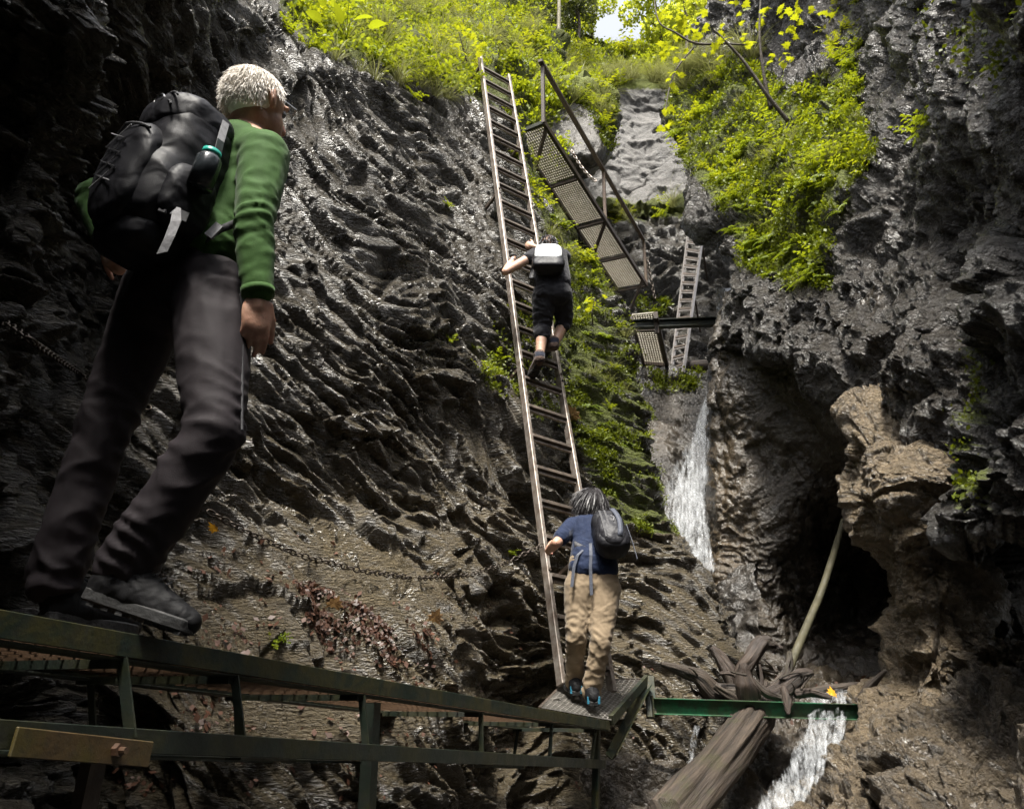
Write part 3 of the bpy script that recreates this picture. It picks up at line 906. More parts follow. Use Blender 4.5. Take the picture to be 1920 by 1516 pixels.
for n, sd in ((8.4, 0), (16.5, 0), (20.4, 1), (25.3, 0), (3.0, 1)):
    p = ladL(n) + (LW if sd else Vector())
    MB().bar(p - LN * 0.02, p - LN * 0.75 - wn_ * 0.12 - Vector((0, 0, 0.16)), 0.03, 0.03, (0, 0, 1)).build('wall_bracket', M['frame_brown'], lad)
for n in (8.35, 8.6, 16.35, 16.6, 2.1):
    for off in (Vector(), LW):
        p = ladL(n) + off + LN * 0.037
        MB().tube([p, p + LN * 0.012], 0.011, 8).build('bolt', M['frame_brown'], lad)

# ---- foreground walkway
E0, E1 = V(-190, 1107, 1.40), V(1143, 1352, 5.6)
wd = (E1 - E0).normalized()
wside = Vector((-wd.y, wd.x, 0)).normalized()     # away from the viewer
if wside.y < 0: wside = -wside
WW = 0.56
G0, G1 = V(-190, 1366, 1.40), V(1135, 1432, 5.6)
walk = empty('metal_walkway', lerp(E0, E1, 0.5) - Vector((0, 0, 0.3)), 'mossy green steel walkway crossing the foreground under the older walker', 'walkway')
def wk(t): return lerp(E0, E1, t)
def wk_px(px):
    lo, hi = 0.0, 1.0
    for _ in range(40):
        m = (lo + hi) / 2
        q = project(np.array(wk(m)))
        if q[0] < px: lo = m
        else: hi = m
    return lo
up = Vector((0, 0, 1))
dn = Vector((0, 0, -1))
# top edge angle iron: upright face towards the viewer, flange under the grating
mb = MB().bar(E0 + dn * 0.026, E1 + dn * 0.026, 0.008, 0.052)
mb.bar(E0 + wside * 0.04 + dn * 0.056, E1 + wside * 0.04 + dn * 0.056, 0.075, 0.006)
mb.build('edge_beam', M['green'], walk, bevel=0.0015)
mb = MB().bar(E0 + wside * WW + dn * 0.03, E1 + wside * WW + dn * 0.03, 0.008, 0.06)
mb.bar(E0 + wside * (WW - 0.04) + dn * 0.0635, E1 + wside * (WW - 0.04) + dn * 0.0635, 0.07, 0.006)
mb.build('far_edge_beam', M['green_dark'], walk, bevel=0.0015)
mb = MB().bar(G0, G1, 0.008, 0.05)
mb.bar(G0 + wside * 0.036 + dn * 0.022, G1 + wside * 0.036 + dn * 0.022, 0.064, 0.006)
mb.build('lower_beam', M['green_dark'], walk, bevel=0.0015)
mb = MB().bar(G0 + wside * WW + dn * 0.02, G1 + wside * WW + dn * 0.02, 0.008, 0.045)
mb.build('far_lower_beam', M['green_dark'], walk, bevel=0.0015)
for px, w in ((-60, .04), (238, .03), (448, .025), (683, .025), (905, .022), (1037, .02), (1118, .022)):
    t = wk_px(px)
    a, b = wk(t) + dn * 0.06 + wside * 0.02, lerp(G0, G1, t) + wside * 0.02
    MB().angle(a, b, w, w, 0.005, up=wd).build('post', M['green_dark'], walk)
    MB().angle(a + wside * (WW - 0.05), b + wside * (WW - 0.05), w * 0.9, w * 0.9, 0.005, up=wd).build('post', M['green_dark'], walk)
    MB().bar(wk(t) + dn * 0.066 + wside * 0.01, wk(t) + dn * 0.066 + wside * (WW - 0.01), 0.035, 0.02).build('cross_beam', M['green_dark'], walk)
t = [wk_px(p) for p in (-60, 238, 448, 683, 905, 1060)]
t[0] = 0.0
for i in range(5):
    c = [wk(t[i] + 0.002) + wside * 0.012, wk(t[i + 1] - 0.002) + wside * 0.012, wk(t[i] + 0.002) + wside * (WW - 0.012), wk(t[i + 1] - 0.002) + wside * (WW - 0.012)]
    c = [x + dn * 0.045 for x in c]
    grate(*c, max(8, int((c[1] - c[0]).length / 0.05)), 11, 0.007).build('grating', M['grate_dark'], walk)
for (a, b) in ((448, 905), (238, -60), (683, 448)):
    ta, tb = wk_px(a), wk_px(b)
    MB().bar(lerp(G0, G1, ta) + wside * 0.03 + dn * 0.03, lerp(G0, G1, tb) + wside * (WW - 0.03) + dn * 0.03, 0.04, 0.006).build('diagonal_brace', M['green_dark'], walk)
# ochre plate bolted on the lower beam, swivel leg
tp0, tp1 = wk_px(12), wk_px(268)
a, b = lerp(G0, G1, tp0), lerp(G0, G1, tp1)
gd = (G1 - G0).normalized()
pl = MB().bar(a - wside * 0.012 + dn * 0.012, b - wside * 0.012 + dn * 0.026, 0.008, 0.052).build('mending_plate', M['rust_plate'], walk, bevel=0.002)
tag(pl, 'ochre rusty mending plate with a bolt')
pb = lerp(a, b, 0.70) - wside * 0.016 + dn * 0.02
MB().tube([pb, pb - wside * 0.014], 0.014, 6).build('bolt', M['rust'], pl)
MB().tube([pb - wside * 0.014, pb - wside * 0.03], 0.007, 8).build('bolt_shank', M['rust'], pl)
lg = lerp(a, b, 0.66) + wside * 0.02
MB().bar(lg + up * 0.02, lg + Vector((-0.10, 0.10, -0.95)), 0.04, 0.03, wside).build('leg', M['frame_brown'], walk)
for px, dx in ((818, 0.0),):
    tt = wk_px(px)
    p = lerp(G0, G1, tt) + wside * 0.3
    MB().bar(p + up * 0.22, Vector((p.x + dx, p.y + 0.05, 0.3)), 0.05, 0.05, wside).build('leg', M['frame_brown'] if px == 448 else M['green_dark'], walk)
p = lerp(G0, G1, wk_px(1132)) + wside * 0.01
MB().bar(p + up * 0.24, Vector((p.x - 0.05, p.y, 0.4)), 0.045, 0.04, wside).build('leg', M['green'], walk)
# end platform of wire mesh
c00, c10, c01, c11 = V(1012, 1326, 5.35), V(1146, 1350, 5.58), V(1060, 1277, 6.25), V(1213, 1272, 6.4)
def plat(u, v): return lerp(lerp(c00, c10, u), lerp(c01, c11, u), v)
grate(c00, c10, c01, c11, 15, 22, 0.008, 0.02).build('platform_mesh', M['grate'], walk)
MB().bar(c10, c11, 0.03, 0.06).build('platform_beam', M['green_dark'], walk)
MB().bar(c00 + dn * 0.01, c01 + dn * 0.01, 0.02, 0.03).build('platform_beam', M['frame_brown'], walk)
MB().bar(c01 + dn * 0.01, c11 + dn * 0.01, 0.02, 0.03).build('platform_beam', M['frame_brown'], walk)
MB().bar(plat(.02, .30), plat(.10, .36), 0.07, 0.006).build('clamp_plate', M['grate'], walk)
MB().bar(plat(.90, .42), plat(.97, .46), 0.07, 0.006).build('clamp_plate', M['grate'], walk)
gb = V(1215, 1292, 6.35)
MB().angle(gb, V(1148, 1425, 5.75), 0.06, 0.06, 0.006, up=(0, -1, 0)).build('diagonal_brace', M['green'], walk)
MB().bar(V(1216, 1268, 6.4), V(1222, 1345, 6.3), 0.07, 0.05, (0, -1, 0)).build('corner_post', M['green'], walk)

# ---- green cross beam over the stream
gi = empty('steel_beam', V(1420, 1340, 6.3), 'bright green steel beam spanning the stream below the driftwood roots', 'beam')
MB().ibeam(V(1224, 1323, 6.3), V(1660, 1336, 6.45), 0.1, 0.115, 0.008).build('beam', M['green_bright'], gi, bevel=0.0015)
MB().bar(V(1224, 1323, 6.3) + Vector((-.01, 0, 0)), V(1224, 1323, 6.3) + Vector((-.002, 0, 0)), 0.13, 0.15).build('end_plate', M['green'], gi)

# ---- upper walkway with handrail
zU = float(at(990, 235, 10.0)[2])
nl, nr, fl, fr_ = VZ(965, 247, zU), VZ(1019, 225, zU), VZ(1158, 541, zU), VZ(1212, 531, zU)
uw = empty('upper_walkway', (nl + fr_) / 2, 'brown wire mesh walkway with a handrail, high beside the top of the long ladder', 'walkway')
def uwp(u, v): return lerp(lerp(nl, nr, u), lerp(fl, fr_, u), v)
MB().bar(nr + dn * .04, fr_ + dn * .04, 0.05, 0.09).build('side_beam', M['frame_brown'], uw, bevel=0.004)
MB().bar(nl + dn * .04, fl + dn * .04, 0.05, 0.09).build('side_beam', M['frame_brown'], uw, bevel=0.004)
vs = [0, .27, .52, .76, 1.0]
for v in vs:
    MB().bar(uwp(0, v) + dn * .05, uwp(1, v) + dn * .05, 0.05, 0.06).build('cross_beam', M['green_dark'] if v == 0 else M['frame_brown'], uw)
for i in range(4):
    grate(uwp(.03, vs[i] + .008), uwp(.97, vs[i] + .008), uwp(.03, vs[i + 1] - .008), uwp(.97, vs[i + 1] - .008), 13, 22, 0.017).build('grating', M['grate_tan'], uw)
hr = [V(1015, 122, float(nr.y)), V(1122, 312, float(uwp(1, .50).y)), V(1211, 456, float(fr_.y))]
HH = 1.05
posts = [(0.0, nr), (0.5, uwp(1, .52)), (1.0, fr_)]
for t_, b_ in posts:
    MB().bar(b_ + dn * .06, b_ + up * HH, 0.055, 0.055, wside).build('post', M['rust'] if t_ else M['frame_brown'], uw, bevel=0.004)
MB().bar(nr + up * HH - (fr_ - nr).normalized() * .1, fr_ + up * HH, 0.075, 0.05).build('handrail', M['frame_brown'], uw, bevel=0.004)
for v in (0.02, .52, .95):
    MB().bar(uwp(1, v) + dn * .06, uwp(0, v + .06) + dn * 1.0, 0.05, 0.04).build('diagonal_brace', M['frame_brown'], uw)

# ---- lower rear platform, second ladder and beam
zP = float(at(1205, 587, 12.0)[2])
q = [VZ(1183, 590, zP), VZ(1229, 585, zP), VZ(1212, 697, zP), VZ(1255, 702, zP)]
lp = empty('small_platform', (q[0] + q[3]) / 2, 'small tan wire mesh platform at the foot of the far ladder', 'platform')
def lpp(u, v): return lerp(lerp(q[0], q[1], u), lerp(q[2], q[3], u), v)
vs = [0, .2, .78, 1.0]
for i in range(3):
    grate(lpp(.04, vs[i] + .01), lpp(.96, vs[i] + .01), lpp(.04, vs[i + 1] - .01), lpp(.96, vs[i + 1] - .01), 9, (6, 18, 7)[i], 0.018).build('grating', M['grate_tan'], lp)
MB().bar(q[1] + dn * .05, q[3] + dn * .05, 0.07, 0.12).build('side_beam', M['frame_brown'], lp)
MB().bar(q[0] + dn * .05, q[2] + dn * .05, 0.05, 0.08).build('side_beam', M['frame_brown'], lp)
for v in vs[1:]:
    MB().bar(lpp(0, v) + dn * .05, lpp(1, v) + dn * .05, 0.05, 0.06).build('cross_beam', M['frame_brown'], lp)
xb = empty('cross_beam', V(1290, 607, 12.3), 'dark green steel beam wedged across the slot in front of the far ladder', 'beam')
MB().ibeam(V(1176, 609, 12.2), V(1375, 602, 12.2), 0.12, 0.14, 0.014).build('beam', M['green_dark'], xb)
MB().bar(V(1229, 590, 12.1), V(1232, 625, 12.1), 0.06, 0.06, (1, 0, 0)).build('clamp', M['frame_brown'], xb)

S0, S1 = V(1258, 702, 14.1), None
d2 = None
far = empty('far_ladder', S0, 'pale steel ladder leaning in the narrow slot above the small platform', 'ladder')
zt = None
b_l, b_r = V(1258, 706, 14.2), V(1281, 698, 13.95)
t_l, t_r = V(1292, 424, 15.9), V(1319, 431, 15.65)
ln2 = (b_r - b_l).cross(t_l - b_l).normalized()
if ln2.y > 0: ln2 = -ln2
MB().bar(b_l, t_l, 0.036, 0.06, ln2).build('rail', M['alu_bright'], far)
MB().bar(b_r, t_r, 0.036, 0.06, ln2).build('rail', M['alu_bright'], far)
for k in range(16):
    tt = 0.045 + k * 0.0595
    rg = MB().bar(lerp(b_l, t_l, tt), lerp(b_r, t_r, tt), 0.05, 0.06, ln2).build('rung', M['rung'], far)
    MB().bar(lerp(b_l, t_l, tt - .010), lerp(b_r, t_r, tt - .010), 0.03, 0.03, ln2).build('lip', M['alu_bright'], rg)
for tt in (0.9, .5):
    MB().bar(lerp(b_r, t_r, tt), lerp(b_r, t_r, tt) + Vector((.25, .75, -.5)), 0.04, 0.04).build('wall_bracket', M['frame_brown'], far)

# ---- chains
def chain(name, pts, link_l, r, label, mat=None):
    pts = [Vector(p) for p in pts]
    dense = []
    for i in range(len(pts) - 1):
        for k in range(60):
            dense.append(lerp(pts[i], pts[i + 1], k / 60))
    dense.append(pts[-1])
    pos = [dense[0]]
    acc = 0
    for i in range(1, len(dense)):
        acc += (dense[i] - dense[i - 1]).length
        if acc >= link_l * 0.72:
            pos.append(dense[i]); acc = 0
    mb = MB()
    for i in range(len(pos) - 1):
        c = (pos[i] + pos[i + 1]) / 2
        d = (pos[i + 1] - pos[i]).normalized()
        s1 = d.orthogonal().normalized()
        s1 = (Matrix.Rotation(math.radians(90 * (i % 2) + 30), 3, d) @ s1)
        ring = []
        for k in range(9):
            a = 2 * math.pi * k / 8
            ring.append(c + d * math.cos(a) * link_l * 0.5 + s1 * math.sin(a) * link_l * 0.3)
        mb.tube(ring, r, 5, cap=False)
    o = mb.build(name, mat or M['chain'], smooth=True)
    return tag(o, label, 'chain')
def hang(a, b, sag, n=14):
    return [lerp(a, b, i / n) + dn * (4 * sag * (i / n) * (1 - i / n)) for i in range(n + 1)]
chain('chain', [on_rock('rock_wall_left', x, y, 0.05, 26) for x, y in ((390, 958), (470, 1000), (560, 1040), (680, 1070), (780, 1084), (880, 1078), (950, 1055))] + [V(1018, 1020, 5.95)], 0.05, 0.0042,
      'long steel chain sagging across the left rock face to the tall ladder')
chain('chain', [on_rock('rock_buttress_left', 8, 604, 0.04, 25), V(60, 640, 2.6), on_rock('rock_wall_left', 150, 700, 0.05, 25), on_rock('rock_wall_left', 290, 770, 0.05, 25)], 0.045, 0.005, 'dark chain hanging on the shaded rock behind the older walker')
chain('chain', hang(V(1072, 283, 13.2), V(1122, 342, 13.2), 0.12), 0.09, 0.014, 'short pale chain hanging behind the upper walkway handrail', M['alu'])
chain('chain', hang(V(1213, 485, 15.0), V(1228, 560, 15.0), 0.02), 0.10, 0.014, 'thin dark chain hanging below the end of the upper walkway')
# ================================================================== PEOPLE
def cloth_mat(name, c1, c2, weave=380.0, fold=9.0, bump=0.5, rough=0.8, sheen=0.1, folddist=0.03):
    m, nt = mat_new(name)
    co = obj_co(nt)
    n1 = noise(nt, co, 14, 5, 0.6)
    col = mixc(nt, ramp(nt, n1, [(0.3, 0.0), (0.7, 1.0)]), c1, c2)
    f = nd(nt, 'TexNoise', None, Scale=fold, Detail=2.0, Roughness=0.4, Distortion=0.5)
    nt.links.new(co, f.inputs['Vector'])
    fr2 = f.outputs[0]
    bp = nd(nt, 'Bump', None, Strength=bump, Distance=folddist, Height=fr2)
    bp2 = nd(nt, 'Bump', None, Strength=0.25, Distance=0.002, Height=noise(nt, co, weave, 2, 0.5), Normal=bp.outputs[0])
    finish(nt, Base_Color=col, Roughness=rough, Normal=bp2.outputs[0], Sheen_Weight=sheen, Specular_IOR_Level=0.2)
    return m
def skin_mat(name, c1, c2):
    m, nt = mat_new(name)
    co = obj_co(nt)
    col = mixc(nt, ramp(nt, noise(nt, co, 30, 5, 0.6), [(0.35, 0.0), (0.65, 1.0)]), c1, c2)
    bp = nd(nt, 'Bump', None, Strength=0.4, Distance=0.006, Height=noise(nt, co, 55, 5, 0.65))
    finish(nt, Base_Color=col, Roughness=0.5, Normal=bp.outputs[0], Subsurface_Weight=0.12, Subsurface_Scale=0.02)
    return m
M['skin'] = skin_mat('skin', (0.36, 0.19, 0.125), (0.46, 0.27, 0.19))
M['skin2'] = skin_mat('skin_light', (0.42, 0.25, 0.17), (0.5, 0.32, 0.23))
M['shirt_green'] = cloth_mat('green_fleece', (0.026, 0.068, 0.011), (0.036, 0.09, 0.017), fold=7, bump=0.55, sheen=0.06)
M['trouser_grey'] = cloth_mat('charcoal_trousers', (0.0145, 0.0115, 0.0135), (0.0205, 0.0165, 0.019), fold=6, bump=0.6, rough=0.75, sheen=0.0)
M['boot_black'] = cloth_mat('black_boot', (0.0035, 0.0035, 0.004), (0.007, 0.007, 0.008), fold=18, bump=0.6, rough=0.65, sheen=0.0)
M['sole'] = simple_mat('rubber_sole', (0.012, 0.012, 0.012), (0.025, 0.025, 0.025), 40, (0.6, 0.8), 0.4)
M['pack_black'] = cloth_mat('black_nylon', (0.006, 0.006, 0.008), (0.012, 0.012, 0.015), fold=10, bump=0.7, rough=0.5, sheen=0.0)
M['pack_grey'] = cloth_mat('charcoal_nylon', (0.014, 0.014, 0.017), (0.022, 0.022, 0.026), fold=11, bump=0.7, rough=0.48, sheen=0.0)
M['strap'] = simple_mat('black_webbing', (0.02, 0.02, 0.022), (0.035, 0.035, 0.04), 60, (0.6, 0.8), 0.3)
M['strap_pale'] = simple_mat('pale_webbing', (0.18, 0.18, 0.19), (0.27, 0.27, 0.285), 60, (0.6, 0.8), 0.3)
M['strap_blue'] = simple_mat('blue_grey_webbing', (0.032, 0.038, 0.055), (0.055, 0.062, 0.085), 60, (0.6, 0.8), 0.3)
M['shirt_navy'] = cloth_mat('navy_shirt', (0.004, 0.010, 0.031), (0.007, 0.015, 0.044), fold=13, bump=0.6)
M['sock'] = cloth_mat('dark_sock', (0.006, 0.008, 0.018), (0.01, 0.012, 0.025), fold=20, bump=0.4)
M['khaki'] = cloth_mat('khaki_trousers', (0.17, 0.128, 0.082), (0.22, 0.168, 0.11), fold=8, bump=0.7)
M['black_cloth'] = cloth_mat('black_trousers', (0.011, 0.011, 0.014), (0.018, 0.018, 0.022), fold=12, bump=0.6)
M['silver'] = cloth_mat('silver_nylon', (0.45, 0.47, 0.48), (0.62, 0.64, 0.65), fold=14, bump=0.6, rough=0.5)
M['shoe_brown'] = cloth_mat('brown_shoe', (0.05, 0.03, 0.024), (0.11, 0.075, 0.06), fold=30, bump=0.4)
M['shoe_blue'] = simple_mat('turquoise_shoe', (0.008, 0.09, 0.15), (0.015, 0.15, 0.22), 40, (0.5, 0.7), 0.3)
M['hair_white'] = simple_mat('white_hair', (0.72, 0.67, 0.60), (0.9, 0.86, 0.8), 60, (0.4, 0.6), 0.2)
M['hair_dark'] = simple_mat('dark_grey_hair', (0.008, 0.007, 0.008), (0.05, 0.045, 0.048), 50, (0.3, 0.5), 0.2)
M['teal'] = simple_mat('teal_plastic', (0.01, 0.25, 0.2), (0.015, 0.3, 0.24), 20, (0.3, 0.4), 0.1)
M['bottle'] = simple_mat('dark_bottle', (0.015, 0.018, 0.02), (0.03, 0.035, 0.04), 20, (0.15, 0.25), 0.1)
M['steel'] = simple_mat('bright_steel', (0.5, 0.5, 0.5), (0.65, 0.65, 0.65), 20, (0.2, 0.35), 0.1, metal=1.0)

def capsule(p, q, r1, r2, seg=16):
    p, q = np.array(p, float), np.array(q, float)
    ax = q - p
    L = np.linalg.norm(ax)
    ax = ax / (L + 1e-9)
    a = np.cross(ax, [0.31, 0.77, 0.55]); a /= np.linalg.norm(a)
    b = np.cross(ax, a)
    rings = []
    for t in np.linspace(-90, 0, 6):
        rings.append((math.sin(math.radians(t)) * r1, math.cos(math.radians(t)) * r1))
    for t in np.linspace(0, 90, 6):
        rings.append((L + math.sin(math.radians(t)) * r2, math.cos(math.radians(t)) * r2))
    vs, fs = [], []
    for h, r in rings:
        r = max(r, 1e-4)
        for k in range(seg):
            t = 2 * math.pi * k / seg
            vs.append(p + ax * h + (a * math.cos(t) + b * math.sin(t)) * r)
    for i in range(len(rings) - 1):
        for k in range(seg):
            k2 = (k + 1) % seg
            fs.append((i * seg + k, i * seg + k2, (i + 1) * seg + k2, (i + 1) * seg + k))
    fs.append(tuple(reversed(range(seg))))
    fs.append(tuple((len(rings) - 1) * seg + k for k in range(seg)))
    return vs, fs
def ellipsoid(c, axes, radii, power=2.0, seg=24, ring=14):
    """superellipsoid with given unit axes"""
    c = np.array(c, float)
    A = [np.array(a, float) for a in axes]
    e = 2.0 / power
    sg = lambda x: math.copysign(abs(x) ** e, x)
    vs, fs = [], []
    for i in range(ring + 1):
        ph = -math.pi / 2 + math.pi * i / ring
        for k in range(seg):
            th = 2 * math.pi * k / seg
            x, y, z = sg(math.cos(ph)) * sg(math.cos(th)), sg(math.cos(ph)) * sg(math.sin(th)), sg(math.sin(ph))
            vs.append(c + A[0] * x * radii[0] + A[1] * y * radii[1] + A[2] * z * radii[2])
    for i in range(ring):
        for k in range(seg):
            k2 = (k + 1) % seg
            fs.append((i * seg + k, i * seg + k2, (i + 1) * seg + k2, (i + 1) * seg + k))
    return vs, fs
class Blob:
    def __init__(s):
        s.v = []; s.f = []
    def add(s, vf):
        n = len(s.v)
        s.v += [tuple(x) for x in vf[0]]
        s.f += [tuple(i + n for i in f) for f in vf[1]]
        return s
    def chain(s, pts):
        """pts: list of (Vector, radius)"""
        for (p, r1), (q, r2) in zip(pts[:-1], pts[1:]):
            s.add(capsule(p, q, r1, r2))
        return s
    def ell(s, c, axes, radii, power=2.0):
        return s.add(ellipsoid(c, axes, radii, power))
    def build(s, name, mat, parent, voxel=0.008, smooth=6, disp=None):
        me = bpy.data.meshes.new(name + '_raw')
        me.from_pydata(s.v, [], s.f)
        o = bpy.data.objects.new(name + '_raw', me)
        COL.objects.link(o)
        md = o.modifiers.new('r', 'REMESH'); md.mode = 'VOXEL'; md.voxel_size = voxel
        if smooth:
            sm = o.modifiers.new('s', 'SMOOTH'); sm.iterations = smooth; sm.factor = 0.5
        dg = bpy.context.evaluated_depsgraph_get()
        out = bpy.data.meshes.new_from_object(o.evaluated_get(dg))
        bpy.data.objects.remove(o); bpy.data.meshes.remove(me)
        n = len(out.vertices)
        if disp is not None and n:
            co = np.empty(n * 3, np.float32); out.vertices.foreach_get('co', co); co = co.reshape(-1, 3)
            no = np.empty(n * 3, np.float32); out.vertices.foreach_get('normal', no); no = no.reshape(-1, 3)
            co = co + no * disp(co)[:, None]
            out.vertices.foreach_set('co', co.astype(np.float32).ravel())
        out.polygons.foreach_set('use_smooth', np.ones(len(out.polygons), bool))
        out.update()
        out.name = name
        return link(name, out, mat, parent)
def folds(scale, amp, aniso=(1, 1, 2.2), seed=0.0, spots=(), rings=()):
    """soft cloth wrinkles, stronger near the given joints"""
    def f(co):
        q = co * np.array(aniso) / scale
        w = np.stack([pn(q * 0.6 + seed), pn(q * 0.6 + seed + 11), pn(q * 0.6 + seed + 23)], -1)
        n = 0.5 - np.abs(pn(q + 0.9 * w + seed)) * 1.7
        n = np.sign(n) * np.abs(n) ** 1.2 + 0.35 * (0.5 - np.abs(pn(q * 2.1 + w + seed + 5)) * 1.7)
        k = np.full(len(co), 0.35)
        for (c, r) in spots:
            k += 1.0 * np.exp(-((co - np.array(c)) ** 2).sum(1) / (r * r))
        d = amp * n * np.minimum(k, 1.5)
        for (c, ax, rad, lam, am) in rings:      # bunched creases across a limb
            c = np.array(c); ax = np.array(Vector(ax).normalized())
            s = (co - c) @ ax
            ph = s / (lam * 1.2) * math.pi + 3.6 * pn(co * 5.0 + seed) + 1.2 * pn(co * 13.0 + seed)
            env = np.exp(-((co - c) ** 2).sum(1) / (rad * rad))
            d += 0.95 * am * env * (0.6 - np.abs(np.sin(ph))) * np.clip(0.35 + 1.1 * pn(co * 6.0 + seed + 40), 0, 1.3)
        return d
    return f
def axes_from(f, upv=(0, 0, 1)):
    f = Vector(f).normalized()
    r = f.cross(Vector(upv)).normalized()
    u = r.cross(f).normalized()
    return r, f, u
def hand(blob, wrist, f, s, curl=25.0, scale=1.0, spread=1.0, thumb=(0.75, 0.65), curl_seq=(0.7, 1.0, 0.8), flip=False):
    """palm and five fingers; f = along hand, s = towards thumb side; palm side = f x s"""
    f = Vector(f).normalized()
    s = Vector(s); s = (s - f * s.dot(f)).normalized()
    n = f.cross(s).normalized()          # palm normal
    if flip: n = -n
    k = scale
    blob.add(ellipsoid(wrist + f * 0.05 * k, (s, f, n), (0.040 * k, 0.056 * k, 0.017 * k), 2.4))
    blob.chain([(wrist - f * 0.02 * k, 0.026 * k), (wrist + f * 0.03 * k, 0.026 * k)])
    offs = [0.030, 0.011, -0.009, -0.028]
    lens = [0.070, 0.080, 0.074, 0.058]
    for o_, l_ in zip(offs, lens):
        p = wrist + f * (0.088 - abs(o_ - 0.008) * 0.25) * k + s * o_ * k
        pts = [(p - f * 0.02 * k, 0.0105 * k)]
        ang = 0.0
        q = p
        for j, (fr3, cs_) in enumerate(zip((0.45, 0.31, 0.24), curl_seq)):
            ang += math.radians(curl) * cs_ * (1.0 + 0.15 * (offs.index(o_) - 1))
            dd = f * math.cos(ang) + n * math.sin(ang) + s * o_ * 2.2 * spread * math.cos(ang)
            pts.append((q, (0.0098 - 0.0012 * j) * k))
            q = q + dd.normalized() * l_ * fr3 * k
        pts.append((q, 0.0072 * k))
        blob.chain(pts)
    tb = wrist + f * 0.022 * k + s * 0.028 * k
    t1 = (f * thumb[0] + s * thumb[1] + n * 0.35).normalized()
    t2 = (f * (thumb[0] + .3) + s * (thumb[1] - .25) + n * 0.5).normalized()
    blob.chain([(tb, 0.014 * k), (tb + t1 * 0.042 * k, 0.0115 * k), (tb + t1 * 0.042 * k + t2 * 0.03 * k, 0.0105 * k), (tb + t1 * 0.042 * k + t2 * 0.054 * k, 0.0085 * k)])
def head(blob, c, f, u=None, k=1.0):
    """skull, jaw, nose, lips, brow, ears around centre c facing f"""
    r, f, u = axes_from(f, u or (0, 0, 1))
    blob.ell(c + u * 0.018 * k - f * 0.008 * k, (r, f, u), (0.076 * k, 0.096 * k, 0.09 * k))
    blob.ell(c - u * 0.045 * k + f * 0.03 * k, (r, f, u), (0.058 * k, 0.062 * k, 0.072 * k))
    blob.ell(c - u * 0.095 * k + f * 0.065 * k, (r, f, u), (0.028 * k, 0.022 * k, 0.018 * k))
    blob.chain([(c + u * 0.008 * k + f * 0.088 * k, 0.010 * k), (c - u * 0.035 * k + f * 0.108 * k, 0.013 * k)])
    blob.ell(c - u * 0.062 * k + f * 0.086 * k, (r, f, u), (0.024 * k, 0.012 * k, 0.012 * k))
    for sd in (-1, 1):
        blob.ell(c + r * sd * 0.03 * k + u * 0.022 * k + f * 0.082 * k, (r, f, u), (0.024 * k, 0.012 * k, 0.01 * k))
        e = c + r * sd * 0.078 * k - f * 0.006 * k - u * 0.012 * k
        fe = (f * 0.75 + r * sd * -0.45).normalized()
        blob.ell(e + r * sd * 0.006 * k, (fe, fe.cross(u), u), (0.019 * k, 0.006 * k, 0.033 * k))
        blob.chain([(e - f * 0.004 * k - u * 0.03 * k, 0.007 * k), (e - f * 0.016 * k + u * 0.012 * k + r * sd * 0.006 * k, 0.006 * k), (e + u * 0.03 * k + r * sd * 0.006 * k, 0.006 * k)])
    return r, f, u
def eyes(parent, c, fr, k=1.0):
    r, f, u = fr
    for sd in (-1, 1):
        Blob().ell(c + r * sd * 0.031 * k + u * 0.004 * k + f * 0.078 * k, (r, f, u), (0.012 * k,) * 3).build('eye', M['strap_pale'], parent, 0.003, 0)
def strands(name, mat, parent, roots, dirs, length, width, droop, seg=4, seed=1, curl=0.0):
    rnd = np.random.RandomState(seed)
    vs, fs = [], []
    for p, d in zip(roots, dirs):
        p = Vector(p); d = Vector(d).normalized()
        L = length * rnd.uniform(0.6, 1.15)
        sd = d.cross(Vector(rnd.normal(size=3))).normalized()
        n0 = len(vs)
        q = p.copy()
        for i in range(seg + 1):
            w = width * (1 - (i / seg) ** 1.5 * 0.85)
            vs += [q - sd * w, q + sd * w]
            d = (d + droop * (1.0 / seg) + Vector(rnd.normal(size=3)) * curl).normalized()
            q = q + d * L / seg
        for i in range(seg):
            a = n0 + 2 * i
            fs.append((a, a + 1, a + 3, a + 2))
    return link(name, np_mesh(name, np.array([tuple(v) for v in vs]), np.array(fs)), mat, parent)
def scalp(c, fr, radii, n, seed, keep):
    rnd = np.random.RandomState(seed)
    r, f, u = fr
    out, nrm = [], []
    while len(out) < n:
        d = rnd.normal(size=3); d /= np.linalg.norm(d)
        if not keep(d[0], d[1], d[2]):
            continue
        out.append(c + r * d[0] * radii[0] + f * d[1] * radii[1] + u * d[2] * radii[2])
        nrm.append((r * d[0] / radii[0] + f * d[1] / radii[1] + u * d[2] / radii[2]).normalized())
    return out, nrm
def pack(name, label, c, right, fw, upv, sx, sy, sz, mat1, mat2, parts):
    """rucksack: c centre, right/fw(towards the wearer)/up axes"""
    root = empty(name, c - upv * sz, label, 'backpack')
    b = Blob()
    b.ell(c, (right, fw, upv), (sx, sy, sz), 3.2)
    b.ell(c - upv * sz * 0.35 - fw * sy * 0.25, (right, fw, upv), (sx * 1.04, sy * 1.0, sz * 0.6), 3.0)
    b.build('main_bag', mat1, root, 0.008, 8, folds(0.16, 0.012, (1, 1, 1.2), 3.0))
    parts(root)
    return root

